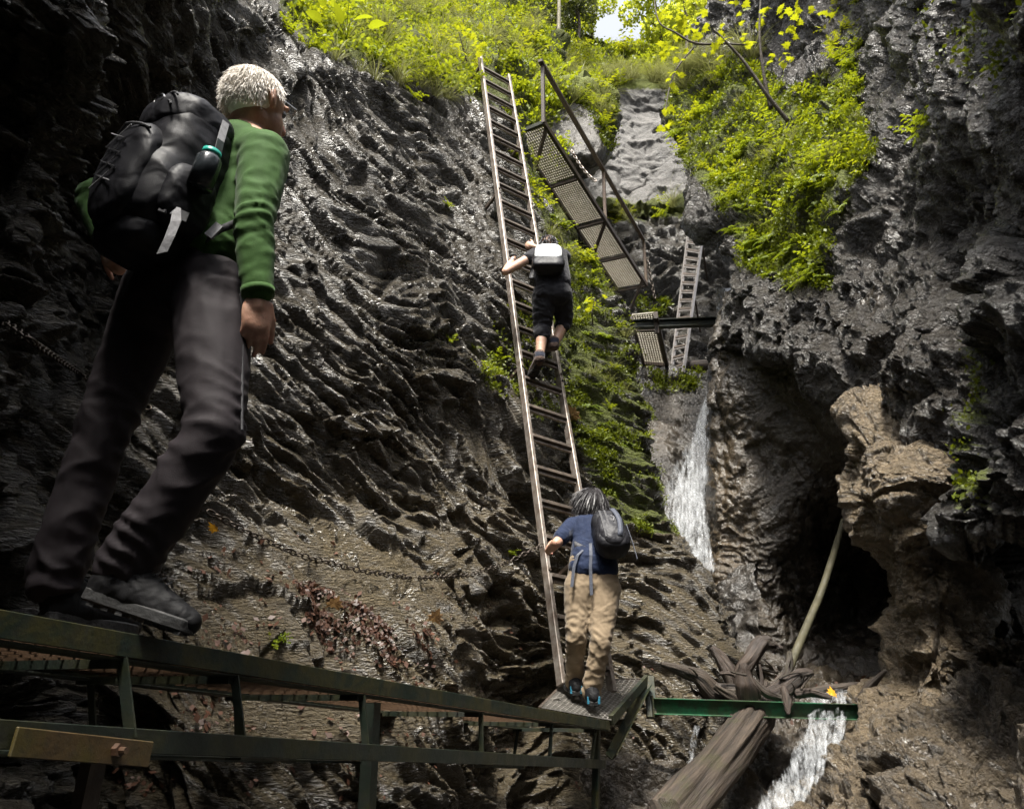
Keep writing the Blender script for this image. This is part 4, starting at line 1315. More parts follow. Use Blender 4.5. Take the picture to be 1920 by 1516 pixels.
# ------------------------------------------------------------------ older walker, left foreground
mfd = Vector((0.55, 0.83, 0)).normalized()
mrt = Vector((mfd.y, -mfd.x, 0))
man = empty('person', V(215, 1190, 2.0), 'walker with short white hair, green long-sleeved shirt and charcoal trousers, striding on the near walkway', 'person')
hc = V(482, 198, 2.04)
mhf = Vector((0.50, 0.86, 0.06)).normalized()
nk = V(452, 262, 2.05)
rs, re, rw = V(496, 292, 1.95), V(476, 418, 1.89), V(484, 556, 1.90)
ls, le, lw = V(352, 285, 2.22), V(170, 372, 2.30), V(200, 452, 2.28)
chest, belly, waist = V(415, 318, 2.07), V(390, 400, 2.06), V(362, 488, 2.06)
rh, rk, ra = V(398, 548, 1.99), V(402, 812, 1.87), V(228, 1072, 1.92)
lh, lk, la = V(298, 548, 2.14), V(196, 800, 2.16), V(98, 1095, 2.20)
body = Blob()
mfr = head(body, hc, mhf)
body.chain([(hc - mfr[2] * 0.06 - mfr[1] * 0.02, 0.056), (nk, 0.06), (chest, 0.10), (belly, 0.10), (waist, 0.10)])
body.chain([(ls, 0.055), (nk, 0.07), (rs, 0.055)])
body.chain([(rs, 0.05), (re, 0.036), (rw, 0.027)])
body.chain([(ls, 0.05), (le, 0.036), (lw, 0.027)])
body.chain([(waist, 0.1), (rh, 0.085), (rk, 0.055), (ra, 0.035)])
body.chain([(waist, 0.1), (lh, 0.085), (lk, 0.055), (la, 0.035)])
hd = (V(476, 650, 1.91) - rw).normalized()
hand(body, rw, hd, mfd * 0.9 + mrt * 0.42, curl=24, scale=1.0, spread=.35, thumb=(0.9, 0.4), flip=True)
hand(body, lw, (V(215, 500, 2.26) - lw).normalized(), -mrt, curl=55, scale=0.95)
body.build('body', M['skin'], man, 0.0048, 3)
sh = Blob()
for s_ in (-1, 0, 1):
    o_ = mrt * 0.075 * s_
    sh.chain([(chest + o_ + Vector((0, 0, 0.02)), 0.105), (belly + o_ * 1.0, 0.108), (waist + o_ * 1.05, 0.112)])
sh.chain([(ls, 0.068), (nk - Vector((0, 0, 0.045)), 0.082), (rs, 0.072)])
sh.chain([(rs, 0.074), (lerp(rs, re, .5), 0.064), (re, 0.053), (lerp(re, rw, .5), 0.05), (lerp(re, rw, .93), 0.042)])
sh.chain([(ls, 0.07), (lerp(ls, le, .5), 0.062), (le, 0.052), (lerp(le, lw, .9), 0.043)])
shirt = sh.build('shirt', M['shirt_green'], man, 0.0075, 7, folds(0.10, 0.008, (1.0, 1.0, 1.5), 1.0, [(re, .10), (lerp(rs, re, .25), .08), (waist, .13), (le, .1)], [(re, rw - re, .10, .030, .011), (lerp(rs, re, .75), re - rs, .08, .035, .008), (lerp(chest, rs, .6), mrt + Vector((0, 0, .8)), .11, .032, .010), (waist + mrt * .1, (.3, 0, 1), .13, .035, .011), (lerp(re, rw, .8), rw - re, .08, .03, .006), (le, (1, 0, .4), .1, .03, .01)]))
# collar and cuff
MB().tube([lerp(re, rw, .90), lerp(re, rw, .985)], [0.0445, 0.043], 20).build('cuff', M['shirt_green'], shirt, smooth=True)
tr = Blob()
for s_ in (-1, 0, 1):
    tr.chain([(waist + mrt * 0.07 * s_ - Vector((0, 0, .02)), 0.10), (lerp(lh, rh, .5) + mrt * 0.06 * s_ - mfd * 0.015, 0.115)])
tr.chain([(rh, 0.108), (lerp(rh, rk, .5), 0.094), (rk, 0.072), (lerp(rk, ra, .45), 0.070), (lerp(rk, ra, .95), 0.070)])
tr.chain([(lh, 0.108), (lerp(lh, lk, .5), 0.092), (lk, 0.074), (lerp(lk, la, .5), 0.072), (lerp(lk, la, .97), 0.072)])
trz = tr.build('trousers', M['trouser_grey'], man, 0.0085, 7, folds(0.15, 0.012, (1, 1, 1.3), 8.0, [(rk, .14), (lk, .14), (lerp(rk, ra, .85), .14), (lerp(lk, la, .85), .15), (rh, .12)], [(rk + Vector((0, 0, -.02)), (.35, 0, 1), .15, .036, .014), (lerp(rk, ra, .88), ra - rk, .15, .038, .016), (lerp(lk, la, .86), la - lk, .17, .042, .016), (lk, (.2, 0, 1), .14, .045, .011), (lerp(rh, rk, .12), (1, 0, .7), .16, .045, .011), (lerp(rk, ra, .45), ra - rk, .14, .05, .010)]))
# side seam zip and knee seams
pts = [lerp(rh, rk, k / 8) + mrt * I(k, [0, 8], [.104, .078]) + mfd * 0.02 for k in range(9)]
MB().tube(pts, 0.0028, 5).build('seam', M['strap'], trz)
MB().tube([lerp(rh, rk, .08) + mrt * .106 + mfd * 0.01, lerp(rh, rk, .3) + mrt * .102 + mfd * .025], 0.004, 5).build('pocket_zip', M['strap'], trz)
def boot(parent, ankle, heel, toe, mat, smat, k=1.0, lace=True):
    ax = (toe - heel).normalized()
    sd = ax.cross(Vector((0, 0, 1))).normalized()
    upn = sd.cross(ax).normalized()
    if upn.z < 0: upn = -upn
    L = (toe - heel).length
    b = Blob()
    b.chain([(ankle + upn * .05 * k, .052 * k), (lerp(heel, toe, .14) + upn * .055 * k, .047 * k)])
    b.chain([(lerp(heel, toe, .12) + upn * .045 * k, .043 * k), (lerp(heel, toe, .5) + upn * .05 * k, .045 * k), (lerp(heel, toe, .72) + upn * .036 * k, .042 * k), (lerp(heel, toe, .9) + upn * .03 * k, .032 * k)])
    b.chain([(ankle, .05 * k), (lerp(heel, toe, .55) + upn * .055 * k, .04 * k)])
    bo = b.build('boot', mat, parent, 0.006 * max(k, .8), 5, folds(0.03, 0.004, (1, 1, 1), 4.0))
    # sole outline
    mb = MB()
    out = []
    for t_, w_ in ((-.02, .022), (.03, .036), (.15, .04), (.35, .036), (.55, .044), (.75, .047), (.9, .037), (.985, .016)):
        out.append((t_, w_))
    prof = [(t_, w_) for t_, w_ in out] + [(t_, -w_) for t_, w_ in reversed(out)]
    lo = [heel + ax * (t_ * L) + sd * w_ * k + upn * .004 * k for t_, w_ in prof]
    hi = [p + upn * .030 * k for p in lo]
    n = len(prof)
    mb.v = lo + hi
    mb.f = [tuple(range(n)), tuple(n + i for i in reversed(range(n)))] + [(i, (i + 1) % n, n + (i + 1) % n, n + i) for i in range(n)]
    mb.build('sole', smat, bo, bevel=.004 * k)
    for i in range(7):
        q = heel + ax * L * (.1 + .13 * i) + upn * .002 * k
        MB().bar(q - sd * .034 * k, q + sd * .034 * k, .016 * k, .012 * k, upn).build('lug', smat, bo)
    if lace:
        for i in range(4):
            q = lerp(lerp(heel, toe, .62) + upn * .092 * k, ankle + upn * .03 * k + ax * .05 * k, i / 4)
            MB().tube([q - sd * .025 * k, q + upn * .008 * k, q + sd * .025 * k], .0028 * k, 5).build('lace', M['strap'], bo)
    return bo
boot(man, ra + Vector((0, 0, -.0)), V(158, 1128, 1.90), V(362, 1196, 1.93), M['boot_black'], M['sole'], 1.0)
lt = V(40, 1178, 2.12)
boot(man, la, V(78, 1172, 2.18), V(78, 1172, 2.18) + Vector((0.14, 0.25, -.02)), M['boot_black'], M['sole'], 1.08)
# hair: cap plus short strands
hr3 = (0.082, 0.102, 0.098)
hcc = hc + mfr[2] * 0.02 - mfr[1] * 0.008
keep = lambda x, y, z: (z > -0.62 + 0.75 * max(y, 0) * 1.2) and not (y > 0.45 and z < 0.55) and not (abs(x) > .72 and z < -.05 and y > -.25)
pts, nr_ = scalp(hcc, mfr, hr3, 5200, 4, keep)
fl_ = [(n_ * .55 - mfr[2] * .75 - mfr[1] * .25) for n_ in nr_]
hm = strands('hair', M['hair_white'], man, pts, fl_, 0.034, 0.0011, -mfr[2] * .5, 3, 2, .10)
cap = Blob()
cap.ell(hcc + mfr[2] * .002 - mfr[1] * .012, mfr, (0.079, 0.093, 0.094))
cap.ell(hcc - mfr[2] * .035 - mfr[1] * .04, mfr, (0.066, 0.056, 0.055))
cap.build('hair_cap', M['hair_white'], hm, .006, 4)
eyes(man, hc, mfr)
# spectacles arm at the temple
g0 = hc + mfr[0] * .083 + mfr[2] * .005
MB().tube([g0 - mfr[1] * .02, g0 + mfr[1] * .085, hc + mfr[0] * .05 + mfr[1] * .102 + mfr[2] * .003], .0018, 6).build('spectacle_frame', M['steel'], man)

# rucksack
pu = (V(432, 240, 2.05) - V(345, 488, 2.05)).normalized()
pr_ = (mrt - pu * mrt.dot(pu)).normalized()
pf = pu.cross(pr_).normalized()
if pf.dot(mfd) < 0: pf = -pf
pc = V(318, 345, 1.93)
def man_pack(root):
    b = Blob()
    b.ell(pc + pu * .175 - pf * .005, (pr_, pf, pu), (.135, .115, .075), 2.8)
    lid = b.build('top_lid', M['pack_grey'], root, .007, 6, folds(.13, .016, (1, 1, 1), 6.0))
    b = Blob()
    b.ell(pc - pf * .118 - pu * .05, (pr_, pf, pu), (.115, .05, .155), 2.7)
    fp = b.build('front_pocket', M['pack_black'], root, .007, 6, folds(.13, .012, (1.4, 1.4, .5), 7.0))
    b = Blob()
    b.ell(pc + pr_ * .145 - pu * .10 - pf * .01, (pr_, pf, pu), (.04, .075, .10), 2.8)
    b.build('side_pocket', M['pack_black'], root, .007, 5, folds(.06, .008, (1, 1, 1), 9.0))
    b = Blob()
    b.ell(pc - pu * .205 - pf * .02, (pr_, pf, pu), (.13, .10, .06), 3.0)
    b.build('bottom_compartment', M['pack_black'], root, .008, 5, folds(.06, .01, (1, 1, 1), 12.0))
    # seams / zips on the lid and pocket
    for k_, rr in ((.02, .13), (.045, .11)):
        arc = [pc + pu * (.175 + .074 * math.cos(a) * .92) - pf * (.10 + .02 * math.sin(a)) + pr_ * rr * math.sin(a) - pu * k_ for a in np.linspace(-1.2, 1.2, 11)]
        MB().tube(arc, .0035, 6).build('zip', M['strap'], lid)
    arc = [pc - pf * (.165 - .02 * abs(x)) + pr_ * .10 * x + pu * (.085 - .03 * x * x) for x in np.linspace(-1, 1, 11)]
    MB().tube(arc, .004, 6).build('zip', M['strap'], fp)
    # cords
    for sgn in (-1, 1):
        cpts = [pc - pf * .172 + pr_ * .05 * sgn * ((-1) ** k_) + pu * (.06 - .045 * k_) for k_ in range(5)]
        MB().tube(cpts, .0022, 5).build('cord', M['strap_pale'], fp)
    arc = [pc + pu * .20 - pf * .118 + pr_ * (.02 + .022 * math.cos(a)) + pu * .015 * math.sin(a) for a in np.linspace(0, 6.28, 13)]
    MB().tube(arc, .0025, 6).build('ring', M['steel'], lid)
    # webbing
    MB().ribbon([pc + pr_ * .128 + pu * .20 + pf * .03, pc + pr_ * .155 + pu * .12 + pf * .02, pc + pr_ * .15 + pu * .05 + pf * .03], [pf, pf, pf], .022).build('side_strap', M['strap_pale'], root)
    MB().ribbon([pc - pr_ * .125 + pu * .16 - pf * .04, pc - pr_ * .155 + pu * .08 - pf * .05, pc - pr_ * .165 + pu * .03 - pf * .05], [pf, pf, pf], .02).build('side_strap', M['strap_pale'], root)
    MB().ribbon([pc + pr_ * .09 + pu * .235 + pf * .09, pc + pr_ * .12 + pu * .25 + pf * .16, pc + pr_ * .16 + pu * .215 + pf * .15, pc + pr_ * .165 + pu * .15 + pf * .12], [pf * .5 + pr_ * .5] * 4, .026).build('lifter_strap', M['strap'], root)
    sp = [V(312, 392, 1.80), V(331, 396, 1.79), V(330, 415, 1.785), V(318, 445, 1.785), V(304, 474, 1.79)]
    MB().ribbon(sp, [Vector((.3, 0, .9)), Vector((.7, 0, .6)), Vector((1, .1, .15)), Vector((1, .1, .3)), Vector((1, .1, .35))], .027).build('dangling_strap', M['strap_pale'], root)
    MB().ribbon([V(280, 385, 1.80), V(312, 392, 1.795), V(352, 408, 1.81)], [Vector((.2, 0, 1))] * 3, .028).build('compression_strap', M['strap'], root)
    MB().bar(V(300, 389, 1.79), V(316, 394, 1.79), .012, .03).build('buckle', M['strap'], root, bevel=.003)
    # shoulder strap and hip belt around the body
    sp = [pc + pr_ * .07 + pu * .22 + pf * .10, rs + Vector((-.075, .0, .072)), rs + mfd * .075 + Vector((-.06, 0, .03)), chest + mrt * .12 + mfd * .14, belly + mrt * .16 + mfd * .06 - pu * .02]
    MB().ribbon(sp, [pr_, pr_, pr_, pr_, pu], .055, .006).build('shoulder_strap', M['strap'], root, smooth=True)
    sp = [pc - pr_ * .07 + pu * .22 + pf * .10, ls + Vector((.06, .0, .072)), ls + mfd * .08 + Vector((.05, 0, .03)), chest - mrt * .12 + mfd * .14]
    MB().ribbon(sp, [pr_] * 4, .055, .006).build('shoulder_strap', M['strap'], root, smooth=True)
    sp = [pc + pr_ * .12 - pu * .16 + pf * .09, V(400, 436, 1.87), V(425, 425, 1.88), V(450, 415, 1.93), belly + mfd * .15 + mrt * .1]
    MB().ribbon(sp, [pu] * 5, .03, .003).build('hip_belt', M['strap'], root, smooth=True)
    MB().bar(V(395, 428, 1.85), V(408, 437, 1.85), .008, .045).build('buckle', M['strap_pale'], root)
    # small woven name on the pocket
    tcu = bpy.data.curves.new('lettering', 'FONT')
    tcu.body = 'FUTURA\n28'
    tcu.size = .017
    tcu.align_x = 'CENTER'
    to = bpy.data.objects.new('lettering_raw', tcu)
    COL.objects.link(to)
    dg = bpy.context.evaluated_depsgraph_get()
    tme = bpy.data.meshes.new_from_object(to.evaluated_get(dg))
    bpy.data.objects.remove(to)
    tpos = V(217, 371, 1.825)
    mt = Matrix((pr_, pu, -pf)).transposed().to_4x4()
    mt.translation = tpos
    tme.transform(mt)
    link('lettering', tme, M['strap_pale'], fp)
pack('backpack', 'large black and charcoal rucksack with pale straps on the older walker', pc, pr_, pf, pu, .15, .115, .235, M['pack_black'], M['pack_grey'], man_pack)
bt = empty('water_bottle', V(388, 310, 1.86), 'dark bottle with a teal cap in the rucksack side pocket', 'bottle')
bb0, bb1 = V(374, 350, 1.80), V(398, 284, 1.80)
MB().tube([bb0, lerp(bb0, bb1, .75), lerp(bb0, bb1, .88)], [.034, .034, .024], 16).build('flask', M['bottle'], bt, smooth=True)
MB().tube([lerp(bb0, bb1, .86), bb1], [.026, .025], 16).build('cap', M['teal'], bt, smooth=True)

# ------------------------------------------------------------------ climber on the ladder
cl = empty('person', V(1012, 690, 6.7), 'climber in black three-quarter trousers halfway up the long ladder', 'person')
ch, cs_, cw = V(1028, 462, 6.86), V(1030, 480, 6.72), V(1036, 530, 6.58)
c_ls, c_le, c_lw = V(1003, 478, 6.74), V(948, 509, 6.62), V(962, 487, 6.80)
c_rs, c_re, c_rw = V(1056, 480, 6.76), V(1062, 482, 7.0), V(1000, 462, 7.05)
c_lh, c_lk, c_la = V(1021, 552, 6.60), V(1017, 612, 6.72), V(1012, 674, 6.62)
c_rh, c_rk, c_ra = V(1051, 552, 6.62), V(1058, 602, 6.80), V(1039, 648, 6.72)
body = Blob()
cfr = head(body, ch, (0, 1, .25), None, .98)
body.chain([(ch - Vector((0, .02, .05)), .052), (cs_, .08), (cw, .09)])
body.chain([(c_ls, .05), (cs_, .07), (c_rs, .05)])
body.chain([(c_ls, .048), (lerp(c_ls, c_le, .6), .045), (c_le, .038), (lerp(c_le, c_lw, .4), .04), (c_lw, .027)])
body.chain([(c_rs, .048), (c_re, .038), (c_rw, .027)])
body.chain([(cw, .09), (c_lh, .08), (c_lk, .055), (lerp(c_lk, c_la, .45), .052), (c_la, .034)])
body.chain([(cw, .09), (c_rh, .08), (c_rk, .055), (lerp(c_rk, c_ra, .5), .05), (c_ra, .034)])
gp = ladL(12.05) + LN * .03
hand(body, c_lw, gp - c_lw, Vector((0, 0, 1)), curl=62, scale=1.0)
hand(body, c_rw, Vector((-.6, .3, .4)), Vector((0, 0, 1)), curl=60, scale=1.0)
body.build('body', M['skin2'], cl, .0085, 3)
hp, hn = scalp(ch + cfr[2] * .02, cfr, (.08, .1, .095), 700, 8, lambda x, y, z: z > -.4 and y < .4)
strands('hair', M['hair_dark'], cl, hp, [n_ * .5 - cfr[2] * .5 for n_ in hn], .04, .004, Vector((0, 0, -.5)), 3, 3, .1)
sh = Blob()
for s_ in (-.07, 0, .07):
    sh.chain([(cs_ + Vector((s_, 0, 0)), .10), (cw + Vector((s_, 0, 0)), .105)])
sh.chain([(c_ls, .07), (lerp(c_ls, c_le, .22), .064)])
sh.chain([(c_rs, .07), (lerp(c_rs, c_re, .5), .062)])
sh.build('shirt', M['black_cloth'], cl, .010, 4, folds(.05, .006, seed=2.0))
tr = Blob()
for s_ in (-.06, 0, .06):
    tr.chain([(cw + Vector((s_, 0, 0)), .095), (lerp(c_lh, c_rh, .5) + Vector((s_, -.02, .0)), .12)])
tr.chain([(c_lh, .115), (lerp(c_lh, c_lk, .5), .105), (c_lk, .085), (lerp(c_lk, c_la, .24), .08)])
tr.chain([(c_rh, .115), (lerp(c_rh, c_rk, .5), .10), (c_rk, .082), (lerp(c_rk, c_ra, .15), .078)])
tr.build('trousers', M['black_cloth'], cl, .010, 5, folds(.12, .012, (1, 1, 1.4), 3.0, [(c_lk, .15), (c_rk, .15), (c_lh, .12)], [(c_lk, (.3, 0, 1), .2, .045, .016), (c_lh, (.5, 0, 1), .16, .045, .014), (c_rk, (-.3, 0, 1), .18, .045, .014)]))
for a_ in (c_la, c_ra):
    MB().tube([a_ + Vector((0, .0, .06)), a_ - Vector((0, 0, .03))], [.05, .042], 14).build('sock', M['sock'], cl, smooth=True)
def foot_on(n, u):
    return ladL(n) + LW * u + LN * .035 + ld_dir * .02
t1 = foot_on(8, .22)
boot(cl, c_la, t1 + Vector((.06, -.19, .04)), t1 + Vector((-.02, .07, .0)), M['shoe_brown'], M['sole'], 1.0, False)
t2 = foot_on(9, .62)
boot(cl, c_ra, t2 + Vector((.04, -.19, .04)), t2 + Vector((-.02, .07, .0)), M['shoe_brown'], M['sole'], 1.0, False)
MB().tube([lerp(c_lw, c_le, .08), lerp(c_lw, c_le, .16)], .034, 14).build('wristwatch', M['steel'], cl, smooth=True)
cpu = (V(1028, 458, 6.72) - V(1029, 525, 6.46)).normalized()
cpr = Vector((1, 0, 0))
cpf = cpu.cross(cpr).normalized()
if cpf.y < 0: cpf = -cpf
cpc = V(1028, 491, 6.50)
def c_pack(root):
    b = Blob()
    b.ell(cpc + cpu * .055 - cpf * .045, (cpr, cpf, cpu), (.128, .055, .135), 3.4)
    b.build('pale_panel', M['silver'], root, .008, 4, folds(.05, .008, (1, 1, 1), 2.0))
    b = Blob()
    b.ell(cpc - cpu * .105 - cpf * .045, (cpr, cpf, cpu), (.146, .055, .07), 4.0)
    b.build('lower_pocket', M['pack_black'], root, .008, 4)
    for s_ in (-1, 1):
        MB().ribbon([cpc + cpr * s_ * .10 + cpu * .17 + cpf * .06, cpc + cpr * s_ * .13 + cpu * .17 + cpf * .17, cpc + cpr * s_ * .15 + cpu * .02 + cpf * .2, cpc + cpr * s_ * .15 - cpu * .14 + cpf * .08], [cpr] * 4, .05, .006).build('shoulder_strap', M['strap'], root, smooth=True)
pack('backpack', 'small black rucksack with a pale silver back panel on the ladder climber', cpc, cpr, cpf, cpu, .145, .075, .175, M['pack_black'], M['silver'], c_pack)

# ------------------------------------------------------------------ hiker at the foot of the ladder
fl_l, fl_r = plat(.30, .40), plat(.62, .18)
wo_ = empty('person', lerp(fl_l, fl_r, .5), 'dark-haired hiker in navy shirt and khaki trousers at the foot of the long ladder', 'person')
wh = V(1113, 942, 5.92)
wcs, wwa = V(1108, 990, 5.80), V(1112, 1052, 5.64)
w_ls, w_le, w_lw = V(1073, 985, 5.80), V(1043, 1018, 5.60), V(1028, 1032, 5.86)
w_rs, w_re, w_rw = V(1143, 988, 5.84), V(1160, 1025, 6.0), V(1120, 1015, 6.2)
w_lh, w_lk, w_la = V(1087, 1100, 5.66), V(1080, 1196, 5.58), fl_l + Vector((.0, -.02, .10))
w_rh, w_rk, w_ra = V(1134, 1103, 5.66), V(1126, 1205, 5.54), fl_r + Vector((.0, -.02, .10))
body = Blob()
wfr = head(body, wh, (-.15, 1, .2), None, .95)
body.chain([(wh - Vector((0, .02, .06)), .048), (wcs, .07), (wwa, .085)])
body.chain([(w_ls, .045), (wcs, .06), (w_rs, .045)])
body.chain([(w_ls, .045), (w_le, .036), (lerp(w_le, w_lw, .4), .036), (w_lw, .025)])
body.chain([(w_rs, .045), (w_re, .036), (w_rw, .025)])
body.chain([(wwa, .085), (w_lh, .085), (w_lk, .055), (w_la, .036)])
body.chain([(wwa, .085), (w_rh, .085), (w_rk, .055), (w_ra, .036)])
gp = ladL(2.75) + LN * .03
hand(body, w_lw, (gp - w_lw) + Vector((-.01, .02, -.02)), Vector((0, .1, 1)), curl=50, scale=.95)
hand(body, w_rw, Vector((-.5, .5, .3)), Vector((0, 0, 1)), curl=55, scale=.95)
body.build('body', M['skin'], wo_, .007, 3)
sh = Blob()
for s_ in (-.055, 0, .055):
    sh.chain([(wcs + Vector((s_ * 1.15, 0, 0)), .098), (lerp(wcs, wwa, .5) + Vector((s_, 0, 0)), .092), (wwa + Vector((s_ * 1.1, 0, 0)), .102), (wwa + Vector((s_ * 1.3, -.01, -.05)), .105)])
sh.chain([(w_ls, .062), (wcs + Vector((0, 0, .03)), .075), (w_rs, .062)])
sh.chain([(w_ls, .064), (lerp(w_ls, w_le, .55), .062), (lerp(w_ls, w_le, .72), .058)])
sh.chain([(w_rs, .064), (lerp(w_rs, w_re, .8), .058)])
sh.build('shirt', M['shirt_navy'], wo_, .008, 5, folds(.08, .007, (1, 1, 1.5), 5.0, [(w_le, .1), (wwa, .12)], [(wwa, (.3, 0, 1), .16, .035, .012), (lerp(w_ls, w_le, .6), w_le - w_ls, .1, .03, .010), (lerp(wcs, wwa, .4), (.6, 0, 1), .12, .04, .010)]))
tr = Blob()
for s_ in (-.075, 0, .075):
    tr.chain([(wwa + Vector((s_, 0, -.01)), .095), (lerp(w_lh, w_rh, .5) + Vector((s_, -.02, .02)), .105)])
tr.chain([(w_lh + Vector((0, -.02, 0)), .112), (lerp(w_lh, w_lk, .5), .094), (w_lk, .067), (lerp(w_lk, w_la, .5), .063), (lerp(w_lk, w_la, .97), .064)])
tr.chain([(w_rh + Vector((0, -.02, 0)), .112), (lerp(w_rh, w_rk, .5), .097), (w_rk, .069), (lerp(w_rk, w_ra, .5), .064), (lerp(w_rk, w_ra, .97), .065)])
tr.build('trousers', M['khaki'], wo_, .008, 5, folds(.11, .010, (1, 1, 1.3), 6.0, [(w_lk, .14), (w_rk, .14), (w_la, .16), (w_ra, .16), (w_rh, .1)], [(w_la + Vector((0, 0, .12)), (0, 0, 1), .16, .035, .018), (w_ra + Vector((0, 0, .12)), (0, 0, 1), .16, .035, .018), (w_lk, (.4, 0, 1), .16, .045, .013), (w_rk, (-.4, 0, 1), .16, .045, .013), (lerp(w_rh, w_rk, .35), (-.8, 0, 1), .14, .04, .012), (lerp(w_lh, w_lk, .35), (.8, 0, 1), .14, .04, .012)]))
for f_, a_ in ((fl_l, w_la), (fl_r, w_ra)):
    bo = boot(wo_, a_ - Vector((0, 0, .02)), f_ + Vector((.01, -.12, .012)), f_ + Vector((-.04, .14, .075)), M['boot_black'], M['sole'], .95, False)
    MB().bar(f_ + Vector((-.035, -.118, .05)), f_ + Vector((.05, -.118, .05)), .012, .05).build('heel_patch', M['shoe_blue'], bo, bevel=.004)
hp, hn = scalp(wh + wfr[2] * .02, wfr, (.082, .1, .095), 4200, 12, lambda x, y, z: z > -.15 and y < .55)
hm = strands('hair', M['hair_dark'], wo_, hp, [(-wfr[2] + n_ * (wfr[2].dot(n_)) + Vector((-.15, -.1, 0))).normalized() + n_ * .03 for n_ in hn], .19, .0022, Vector((-.2, -.05, -1.0)), 8, 5, .03)
cap = Blob(); cap.ell(wh + wfr[2] * .02 - wfr[1] * .01, wfr, (.082, .098, .095))
cap.chain([(wh + Vector((-.01, -.05, .0)), .075), (wh + Vector((-.04, -.05, -.11)), .062)])
cap.build('hair_cap', M['hair_dark'], hm, .008, 4)
wpu = (V(1122, 948, 5.74) - V(1152, 1052, 5.42)).normalized()
wpr = Vector((.98, .1, .16)); wpr = (wpr - wpu * wpr.dot(wpu)).normalized()
wpf = wpu.cross(wpr).normalized()
if wpf.y < 0: wpf = -wpf
wpc = V(1143, 1001, 5.56)
def w_pack(root):
    b = Blob(); b.ell(wpc - wpf * .07 - wpu * .03, (wpr, wpf, wpu), (.095, .055, .15), 2.6)
    fp = b.build('front_pocket', M['pack_grey'], root, .007, 5, folds(.06, .007, (1, 1, 1), 4.0))
    arc = [wpc - wpf * (.128 - .02 * k * k) + wpr * (.03 + .03 * math.cos(k * 1.5)) + wpu * (.15 * -k) for k in np.linspace(-.9, .9, 9)]
    MB().ribbon(arc, [wpr] * 9, .035, .004).build('grey_stripe', M['strap_blue'], fp, smooth=True)
    for s_ in (-.055, -.02):
        arc = [wpc - wpf * (.122 - .02 * k * k) + wpr * s_ + wpu * (.16 * -k) for k in np.linspace(-.8, .8, 7)]
        MB().ribbon(arc, [wpr] * 7, .014, .003).build('strap', M['strap'], fp)
    MB().tube([wpc - wpf * .13 + wpr * .01 + wpu * .05, wpc - wpf * .133 + wpr * .03 + wpu * .03, wpc - wpf * .13 + wpr * .02 + wpu * .0], .003, 5).build('cord', M['strap_pale'], fp)
    MB().ribbon([wpc + wpr * .135 + wpu * .08, wpc + wpr * .14 - wpu * .1, wpc + wpr * .135 - wpu * .26], [wpf] * 3, .018).build('side_strap', M['strap_blue'], root)
    for pts in ([V(1086, 1012, 5.64), V(1096, 1028, 5.58), V(1083, 1040, 5.53), V(1076, 1062, 5.515), V(1072, 1100, 5.50)], [V(1107, 1018, 5.58), V(1108, 1040, 5.53), V(1107, 1062, 5.515), V(1109, 1115, 5.50)]):
        MB().ribbon(pts, [Vector((1, .1, .1))] * len(pts), .022).build('hanging_strap', M['strap_blue'], root)
    sp = [wpc - wpr * .07 + wpu * .17 + wpf * .06, w_ls + Vector((.04, -.01, .07)), w_ls + Vector((.045, .08, .02)), lerp(w_ls, wwa, .5) + Vector((-.035, .06, 0)), V(1078, 1020, 5.62), V(1098, 1030, 5.58)]
    MB().ribbon(sp, [wpr] * 4 + [Vector((0, 0, 1))] * 2, .045, .004).build('shoulder_strap', M['strap'], root, smooth=True)
pack('backpack', 'dark grey rucksack with a blue-grey stripe on the navy-shirted hiker', wpc, wpr, wpf, wpu, .118, .085, .205, M['pack_black'], M['pack_grey'], w_pack)
RS = np.random.RandomState(77)
# ================================================================== WATER
def water_mat(name, dens):
    m, nt = mat_new(name)
    uv = nd(nt, 'UVMap', {'uv_map': 'flow'})
    mp = nd(nt, 'Mapping', None, Vector=uv.outputs[0], Scale=(26, 2.2, 1))
    mp2 = nd(nt, 'Mapping', None, Vector=uv.outputs[0], Scale=(70, 9, 1))
    n1 = noise(nt, mp.outputs[0], 1.0, 5, 0.65, 0.4)
    n2 = noise(nt, mp2.outputs[0], 1.0, 4, 0.65, 0.3)
    s = math_n(nt, 'ADD', math_n(nt, 'MULTIPLY', n1, 0.65), math_n(nt, 'MULTIPLY', n2, 0.45))
    at_ = nd(nt, 'Attribute', {'attribute_name': 'edge'})
    s = math_n(nt, 'ADD', s, math_n(nt, 'MULTIPLY', math_n(nt, 'SUBTRACT', at_.outputs['Fac'], 1.0), 0.55))
    a = ramp(nt, s, [(dens - 0.06, 0.0), (dens + 0.3, 0.72)])
    bp = nd(nt, 'Bump', None, Strength=0.6, Distance=0.04, Height=s)
    b = nd(nt, 'BsdfPrincipled', None, Base_Color=(0.5, 0.52, 0.54), Roughness=0.25, Normal=bp.outputs[0], Alpha=a)
    o = nt.nodes.new('ShaderNodeOutputMaterial')
    nt.links.new(b.outputs[0], o.inputs[0])
    return m
M['fall'] = water_mat('falling_water', 0.50)
M['fall_thin'] = water_mat('thin_falling_water', 0.57)
